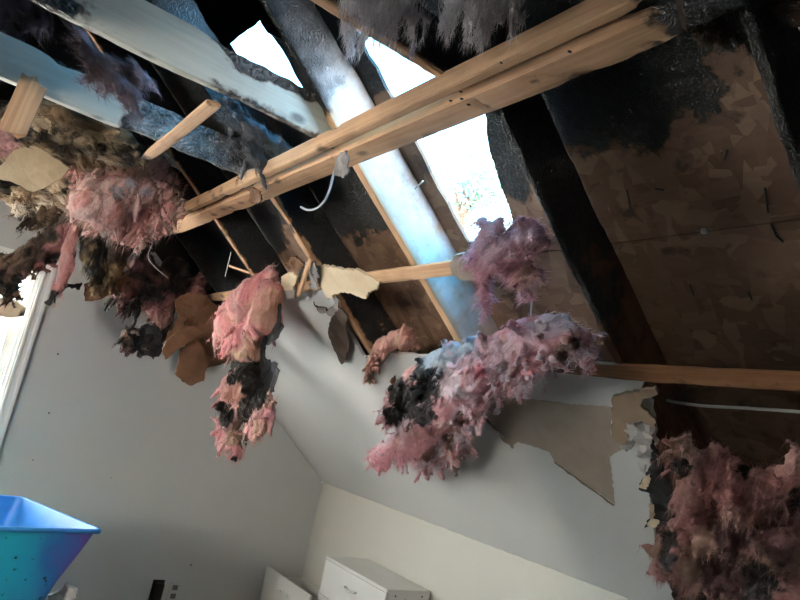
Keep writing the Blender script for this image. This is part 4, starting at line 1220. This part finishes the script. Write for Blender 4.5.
clump('insulation_batt', 'blue-grey smoky scrap above the beam at the charred joist end', AX(2.12),
      [[(236, 104, 4), (230, 122, 7), (244, 128, 11), (262, 138, 12), (282, 152, 9), (296, 160, 5)], [(228, 110, 5), (232, 132, 5)], [(248, 150, 8), (262, 164, 6)]],
      base=(0.16, 0.17, 0.19), second=(0.30, 0.32, 0.36), third=CHAR, mix3=0.3, charamt=0.1, seed=15, fibres=3500, flen=0.025, voxel=0.006, amp=0.9)
clump('insulation_batt', 'dusky bluish batt remains high up in the top left corner', AX(3.2),
      [[(-6, 2, 18), (20, 6, 16), (44, 20, 10)], [(-6, 34, 16), (14, 44, 12)], [(-4, 66, 10), (8, 54, 8)]],
      base=(0.12, 0.11, 0.14), second=(0.24, 0.24, 0.32), third=CHAR, mix3=0.3, seed=16, fibres=4000, flen=0.04, voxel=0.008)

# =================================================================== SHEETS, FLAPS AND SPLINTERS
def piece(name, label, cat, at, pts, nrm, thick, mat, group=None, **kw):
    o = sheet(name, PX(at, pts), nrm, thick, mat, **kw)
    return tag(o, label, cat, group)


GD = 'torn drywall and paper pieces'
VW = lambda a, b: (RIGHT * a + UP * b + FWD)
piece('drywall_fragment', 'cream drywall fragment hanging at the left edge under the brown batt', 'drywall', AX(2.86), [(-14, 172), (0, 166), (12, 152), (24, 147), (36, 146), (52, 157), (69, 168), (62, 178), (48, 186), (33, 192), (16, 184), (-10, 176)], VW(0.1, 0.3), 0.012, 'drywall_tan', GD,
      jag=0.004, step=0.02, grid=0.03, warp=0.02, wfreq=8, seed=101)
piece('drywall_fragment', 'pale drywall fragment with ragged lower edge on the left nailer strip', 'drywall', AS(-0.026), [(316, 268), (326, 266), (342, 270), (357, 270), (368, 276), (379, 282), (377, 290), (369, 292), (366, 299), (352, 294), (344, 292), (336, 294), (328, 300), (322, 290)], NS, 0.012, 'drywall_tan', GD,
      jag=0.006, step=0.012, grid=0.02, seed=102)
piece('drywall_fragment', 'small grey drywall shred where the nailer strip ends below the opening', 'drywall', AS(-0.028), [(449, 262), (456, 255), (470, 252), (476, 258), (476, 280), (464, 281), (452, 275)], NS, 0.010, 'taupe_paper', GD, jag=0.004, step=0.012, grid=0.02, seed=103)
piece('paper_tongue', 'dark brown paper tongue hanging below the pale drywall fragment', 'paper', AS(-0.03), [(330, 318), (340, 308), (347, 316), (346, 328), (349, 344), (346, 360), (341, 365), (337, 360), (333, 346), (329, 332)], NS + np.array([0, 0, -0.4]), 0.004, 'dark_paper', GD, jag=0.002, step=0.012, grid=0.015, warp=0.012, wfreq=12, seed=104)
piece('paper_shred', 'curled grey paper shred left of the dark paper tongue', 'paper', AS(-0.03), [(313, 302), (318, 307), (326, 310), (333, 305), (336, 296), (340, 300), (338, 312), (330, 317), (320, 312)], NS, 0.004, 'grey_paper', GD, jag=0.004, step=0.008, grid=0.01, warp=0.02, wfreq=20, edgechar=0.003, seed=105)
KG = 'brown kraft paper pieces'
piece('kraft_paper', 'wide brown paper sheet behind the hanging pink batt', 'paper', AX(3.50), [(176, 300), (190, 292), (206, 296), (222, 310), (232, 340), (228, 362), (216, 366), (207, 368), (196, 350), (180, 330)], (1, 0.3, 0), 0.004, 'kraft', KG, jag=0.004, step=0.02, grid=0.025, warp=0.03, wfreq=7, seed=106)
piece('kraft_paper', 'lowest brown paper flap with a torn bottom edge', 'paper', AX(3.38), [(180, 350), (188, 342), (198, 340), (204, 350), (207, 366), (204, 381), (190, 386), (182, 382), (175, 374), (178, 364)], (1, 0.2, -0.2), 0.004, 'kraft', KG, jag=0.005, step=0.015, grid=0.02, warp=0.012, seed=107)
piece('kraft_paper', 'folded brown paper strip above the lowest flap', 'paper', AX(3.36), [(163, 352), (166, 344), (176, 334), (184, 328), (194, 326), (202, 332), (192, 341), (182, 346), (174, 354), (166, 360)], (1, 0.2, 0.3), 0.005, 'kraft', KG, jag=0.003, step=0.015, grid=0.02, warp=0.02, seed=108)
piece('kraft_paper', 'brown paper curl at the left of the folded strip', 'paper', AX(3.45), [(165, 340), (170, 328), (180, 316), (188, 318), (184, 328), (174, 340), (168, 350)], (1, -0.3, 0.1), 0.004, 'kraft', KG, jag=0.003, step=0.015, grid=0.02, warp=0.02, edgechar=0.006, seed=109)
piece('charred_flap', 'black charred flap jutting left under the sooty batt', 'paper', AX(3.55), [(127, 332), (136, 334), (148, 324), (160, 328), (164, 346), (158, 356), (142, 357), (134, 346)], (1, 0.1, 0.2), 0.008, 'charred_board', GD, jag=0.006, step=0.015, grid=0.02, warp=0.03, wfreq=10, seed=110)
piece('charred_flap', 'ragged black edge piece at the bottom of the streaked strips', 'paper', AX(3.28), [(44, 302), (50, 296), (56, 286), (62, 280), (72, 284), (82, 282), (80, 290), (70, 287), (60, 294), (53, 300), (50, 306)], (1, 0, 0), 0.006, 'charred_board', GD, jag=0.006, step=0.012, grid=0.015, warp=0.02, wfreq=14, seed=111)
# sheets of black roofing hanging across the left roof opening
BG = 'black roofing sheets'
piece('roofing_sheet', 'flat black roofing sheet at the top edge left of the small bright opening', 'roofing', AX(1.975), [(188, -30), (196, 0), (206, 22), (225, 48), (244, 33), (263, 19), (258, 6), (250, -4), (246, -30)], (1, 0, 0.3), 0.006, 'tar_sheet', BG, jag=0.002, step=0.02, grid=0.04, seed=112)
piece('roofing_sheet', 'ragged black roofing sheet at the top edge right of the small bright opening', 'roofing', AX(1.955), [(246, -30), (251, -2), (256, 12), (262, 24), (268, 33), (278, 38), (290, 42), (297, 37), (305, 30), (309, 18), (316, 6), (318, -30)], (1, 0, 0.3), 0.006, 'tar_sheet', BG, jag=0.005, step=0.02, grid=0.04, seed=113)
# folded drywall and burnt edge at the right
piece('drywall_flap', 'brown folded drywall flap at the right end of the torn ceiling', 'drywall', AS(-0.03), [(612, 398), (626, 393), (642, 391), (655, 388), (658, 394), (650, 398), (642, 400), (640, 406), (648, 412), (656, 422), (654, 430), (640, 420), (630, 424), (624, 448), (612, 436)], NS + np.array([0.25, 0, 0]), 0.012, 'brown_board', GD, jag=0.004, step=0.014, grid=0.02, seed=114)
piece('drywall_flap', 'crumbled white plaster edge below the brown folded flap', 'drywall', AS(-0.02), [(626, 424), (634, 420), (646, 424), (654, 432), (656, 446), (650, 458), (646, 470), (638, 462), (640, 446), (634, 440), (628, 450), (622, 448)], NS, 0.016, 'gypsum', GD, jag=0.008, step=0.010, grid=0.014, warp=0.03, wfreq=18, seed=115)
piece('charred_flap', 'black ragged paper edge left of the spilling pink batts', 'paper', AS(-0.028), [(652, 440), (664, 470), (676, 500), (672, 528), (660, 526), (652, 524), (646, 526), (650, 516), (650, 504), (648, 494), (638, 490), (646, 476), (652, 462)], NS, 0.006, 'charred_board', GD, jag=0.006, step=0.012, grid=0.02, warp=0.02, wfreq=12, seed=116)
piece('paper_shred', 'small tan curled shreds on the black ragged edge', 'paper', AS(-0.04), [(638, 489), (644, 478), (650, 474), (650, 486), (645, 491)], NS, 0.003, 'drywall_tan', GD, jag=0.002, step=0.01, grid=0.012, warp=0.02, wfreq=20, edgechar=0.006, seed=117)
piece('paper_shred', 'pale paper sliver at the foot of the black ragged edge', 'paper', AS(-0.04), [(646, 527), (650, 518), (649, 504), (653, 506), (654, 520), (662, 522), (656, 528)], NS, 0.003, 'drywall_tan', GD, jag=0.002, step=0.01, grid=0.012, warp=0.02, wfreq=20, edgechar=0.005, seed=118)
piece('charred_flap', 'black charred wedge under the right pink batts', 'paper', AS(-0.045), [(658, 536), (668, 528), (676, 548), (690, 580), (706, 600), (700, 620), (676, 604), (670, 586), (664, 566)], NS, 0.01, 'charred_board', GD, jag=0.006, step=0.014, grid=0.02, warp=0.02, seed=119)
# splinters and scraps at the left nailer strip
WG = 'wood splinters'
def stick(label, at, a, b, w, t, mat='pine', seed=0, ch=0.0):
    o = lumber('wood_splinter', at(*a), at(*b), w, t, NS, mat, lambda W: np.full(len(W), ch), seed=seed, rag=(0.01, 0.012), step=0.012)
    return tag(o, label, 'splinter', WG)


stick('tan splinter standing at the right of the hanging pink batt top', AS(-0.05), (298, 296), (311, 258), 0.020, 0.008, seed=1)
stick('short tan stick leaning across the thin rafter', AS(-0.01), (229, 266), (250, 273), 0.016, 0.010, seed=2, ch=0.1)
stick('upright grey splinter left of the thin rafter', AS(-0.01), (225, 276), (231, 252), 0.008, 0.006, 'pale_joist', seed=3, ch=0.2)
stick('thin dark lath end beside the small nail head above the torn edge', AS(-0.02), (392, 378), (402, 392), 0.012, 0.006, 'brown_rafter', seed=4, ch=0.35)
piece('drywall_fragment', 'small tan drywall crumb beside the standing splinter', 'drywall', AS(-0.05), [(282, 276), (294, 272), (299, 276), (292, 290), (284, 296), (280, 288)], NS, 0.012, 'drywall_tan', GD, jag=0.004, step=0.01, grid=0.014, warp=0.015, seed=120)
piece('drywall_fragment', 'little white plaster block under the standing splinter', 'drywall', AS(-0.05), [(283, 291), (294, 290), (295, 299), (284, 299)], NS, 0.015, 'gypsum', GD, jag=0.003, step=0.01, grid=0.014, seed=121)
piece('paper_shred', 'brownish paper shreds on top of the hanging pink batt', 'paper', AS(-0.05), [(284, 268), (290, 258), (298, 258), (304, 264), (300, 274), (290, 276)], NS, 0.004, 'kraft', GD, jag=0.005, step=0.008, grid=0.01, warp=0.03, wfreq=18, edgechar=0.004, seed=122)
piece('paper_shred', 'dark torn strip hanging right of the standing splinter', 'paper', AS(-0.045), [(306, 262), (316, 262), (318, 276), (315, 291), (309, 289), (308, 280), (303, 276)], NS, 0.004, 'grey_paper', GD, jag=0.005, step=0.008, grid=0.01, warp=0.02, wfreq=18, edgechar=0.005, seed=123)
piece('paper_shred', 'tiny charred curl on the white slope left of the big batt', 'paper', AS(-0.02), [(391, 380), (394, 376), (396, 382), (401, 380), (402, 390), (396, 392)], NS, 0.004, 'kraft', GD, jag=0.002, step=0.008, grid=0.01, warp=0.02, wfreq=22, edgechar=0.006, seed=124)
# scrap and loose wire on the beam
sc1 = piece('paper_shred', 'grey paper scrap snagged under the beam beside the curled wire', 'paper', AY(-0.80), [(336, 160), (339, 152), (346, 151), (350, 160), (348, 172), (341, 178), (335, 176)], (0, -1, 0.3), 0.004, 'grey_paper', GD, jag=0.004, step=0.008, grid=0.012, warp=0.02, wfreq=14, edgechar=0.006, seed=125)
o = tube('loose_wire', PX(AY(-0.80), [(336, 166), (333, 176), (330, 188), (325, 200), (317, 208), (308, 210), (301, 207)]), 0.0035, 'wire_grey'); tag(o, 'curled pale wire dangling from the beam', 'wire')
piece('paper_shred', 'tan torn scrap under the beam at the second rafter', 'paper', AY(-0.80), [(247, 190), (254, 187), (260, 191), (262, 200), (257, 204), (249, 202)], (0, -1, 0.3), 0.005, 'kraft', GD, jag=0.005, step=0.008, grid=0.012, warp=0.02, wfreq=14, edgechar=0.003, seed=126)
# loose hanging wires and strings in the left dark bay
o = tube('loose_wire', PX(AX(3.3), [(152, 232), (152, 244), (148, 256), (154, 266), (168, 278)]), 0.002, 'wire_grey'); tag(o, 'thin grey string hanging below the beam left end', 'wire')
o = tube('nail_spike', PX(AS(0.02), [(532, 300), (531, 312), (531, 322)]), 0.003, 'wire_grey'); tag(o, 'bright nail pointing down above the big pink batt', 'nail')
o = tube('nail_spike', PX(AS(0.10), [(415, 189), (420, 184), (423, 181)]), 0.003, 'wire_grey'); tag(o, 'nail sticking out of the ash-coated rafter bay', 'nail')
# rubbish at the foot of the bin
piece('paper_shred', 'crumpled white paper scrap at the right foot of the blue bin', 'paper', AT(2.5), [(46, 598), (58, 592), (66, 584), (78, 588), (76, 598), (66, 604), (58, 612), (44, 612)], VW(0, 0.4), 0.01, 'gypsum', GD, jag=0.004, step=0.012, grid=0.015, warp=0.04, wfreq=14, seed=127)

# burnt tangle above the right end of the beam
clump('charred_debris', 'black and brown burnt tangle at the right end of the double beam', AZ(0.80), [[(698, 2, 4), (716, 6, 7), (736, 10, 8), (752, 4, 7)], [(724, 14, 6), (738, 26, 6), (744, 38, 4)], [(706, 12, 3), (714, 22, 2)]],
      base=(0.03, 0.024, 0.02), second=(0.13, 0.08, 0.05), third=CHAR, mix3=0.3, charamt=0.15, seed=17, fibres=1500, flen=0.025, group=None, cat='debris', tufts=300, tlen=0.05)
# staples and nails in the sheathing
for i, (a_, b_) in enumerate((((627, 190), (631, 210)), ((765, 188), (768, 213)), ((771, 224), (776, 236)), ((776, 236), (783, 242)), ((655, 189), (664, 190)), ((724, 160), (727, 150)), ((690, 285), (694, 296)), ((748, 292), (752, 300)))):
    tube('staple', PX(AS(RD - 0.003), [a_, b_]), 0.0022, 'black_plastic', roof, 5)
p = AS(RD - 0.002)(704, 231)
box('nail_head', p - 0.006, p + 0.006, 'wire_grey', roof, 0.003)

# =================================================================== OUTSIDE
_d = ray(478, 175); TB = CAM + _d * (9.0 / -_d[1])          # nine metres out beyond the eave
tr = empty('tree', (float(TB[0]), -9.0, 0), 'pale leafy tree crown glimpsed through the large roof opening', 'tree')
tube('trunk', [(TB[0], -9.0, 0), (TB[0] + 0.05, -9.0, TB[2] * 0.5), (TB[0] + 0.2, -8.9, TB[2] - 0.4)], lambda t: 0.16 - 0.08 * t, 'brown_rafter', tr)
rg = np.random.default_rng(5)
cl = []
for i in range(5):
    a = np.array([TB[0] + 0.15, -8.95, TB[2] - 1.4 + 0.2 * i]); e = np.array([TB[0] + rg.uniform(-1.2, 0.9), rg.uniform(-9.8, -8.2), TB[2] + rg.uniform(-1.1, 0.7)])
    tube('branch', [a, (a + e) / 2 + np.array([0, 0, 0.25]), e], lambda t: 0.05 - 0.04 * t, 'brown_rafter', tr, 6)
    cl += [e + rg.normal(0, 0.4, 3) for _ in range(4)]
LV, LF = [], []
for c in cl:
    for j in range(110):
        p = c + rg.normal(0, 0.30, 3); u_ = rg.normal(0, 1, 3); u_ /= np.linalg.norm(u_); v_ = np.cross(u_, rg.normal(0, 1, 3)); v_ /= np.linalg.norm(v_)
        k = len(LV); LV += [p - u_ * 0.07, p + v_ * 0.03, p + u_ * 0.07, p - v_ * 0.03]; LF.append((k, k + 1, k + 2, k + 3))
lo_ = obj('leaves', mesh('leaves', np.array(LV) - np.array(tr.location), LF), 'leaf', tr); lo_['kind'] = 'stuff'
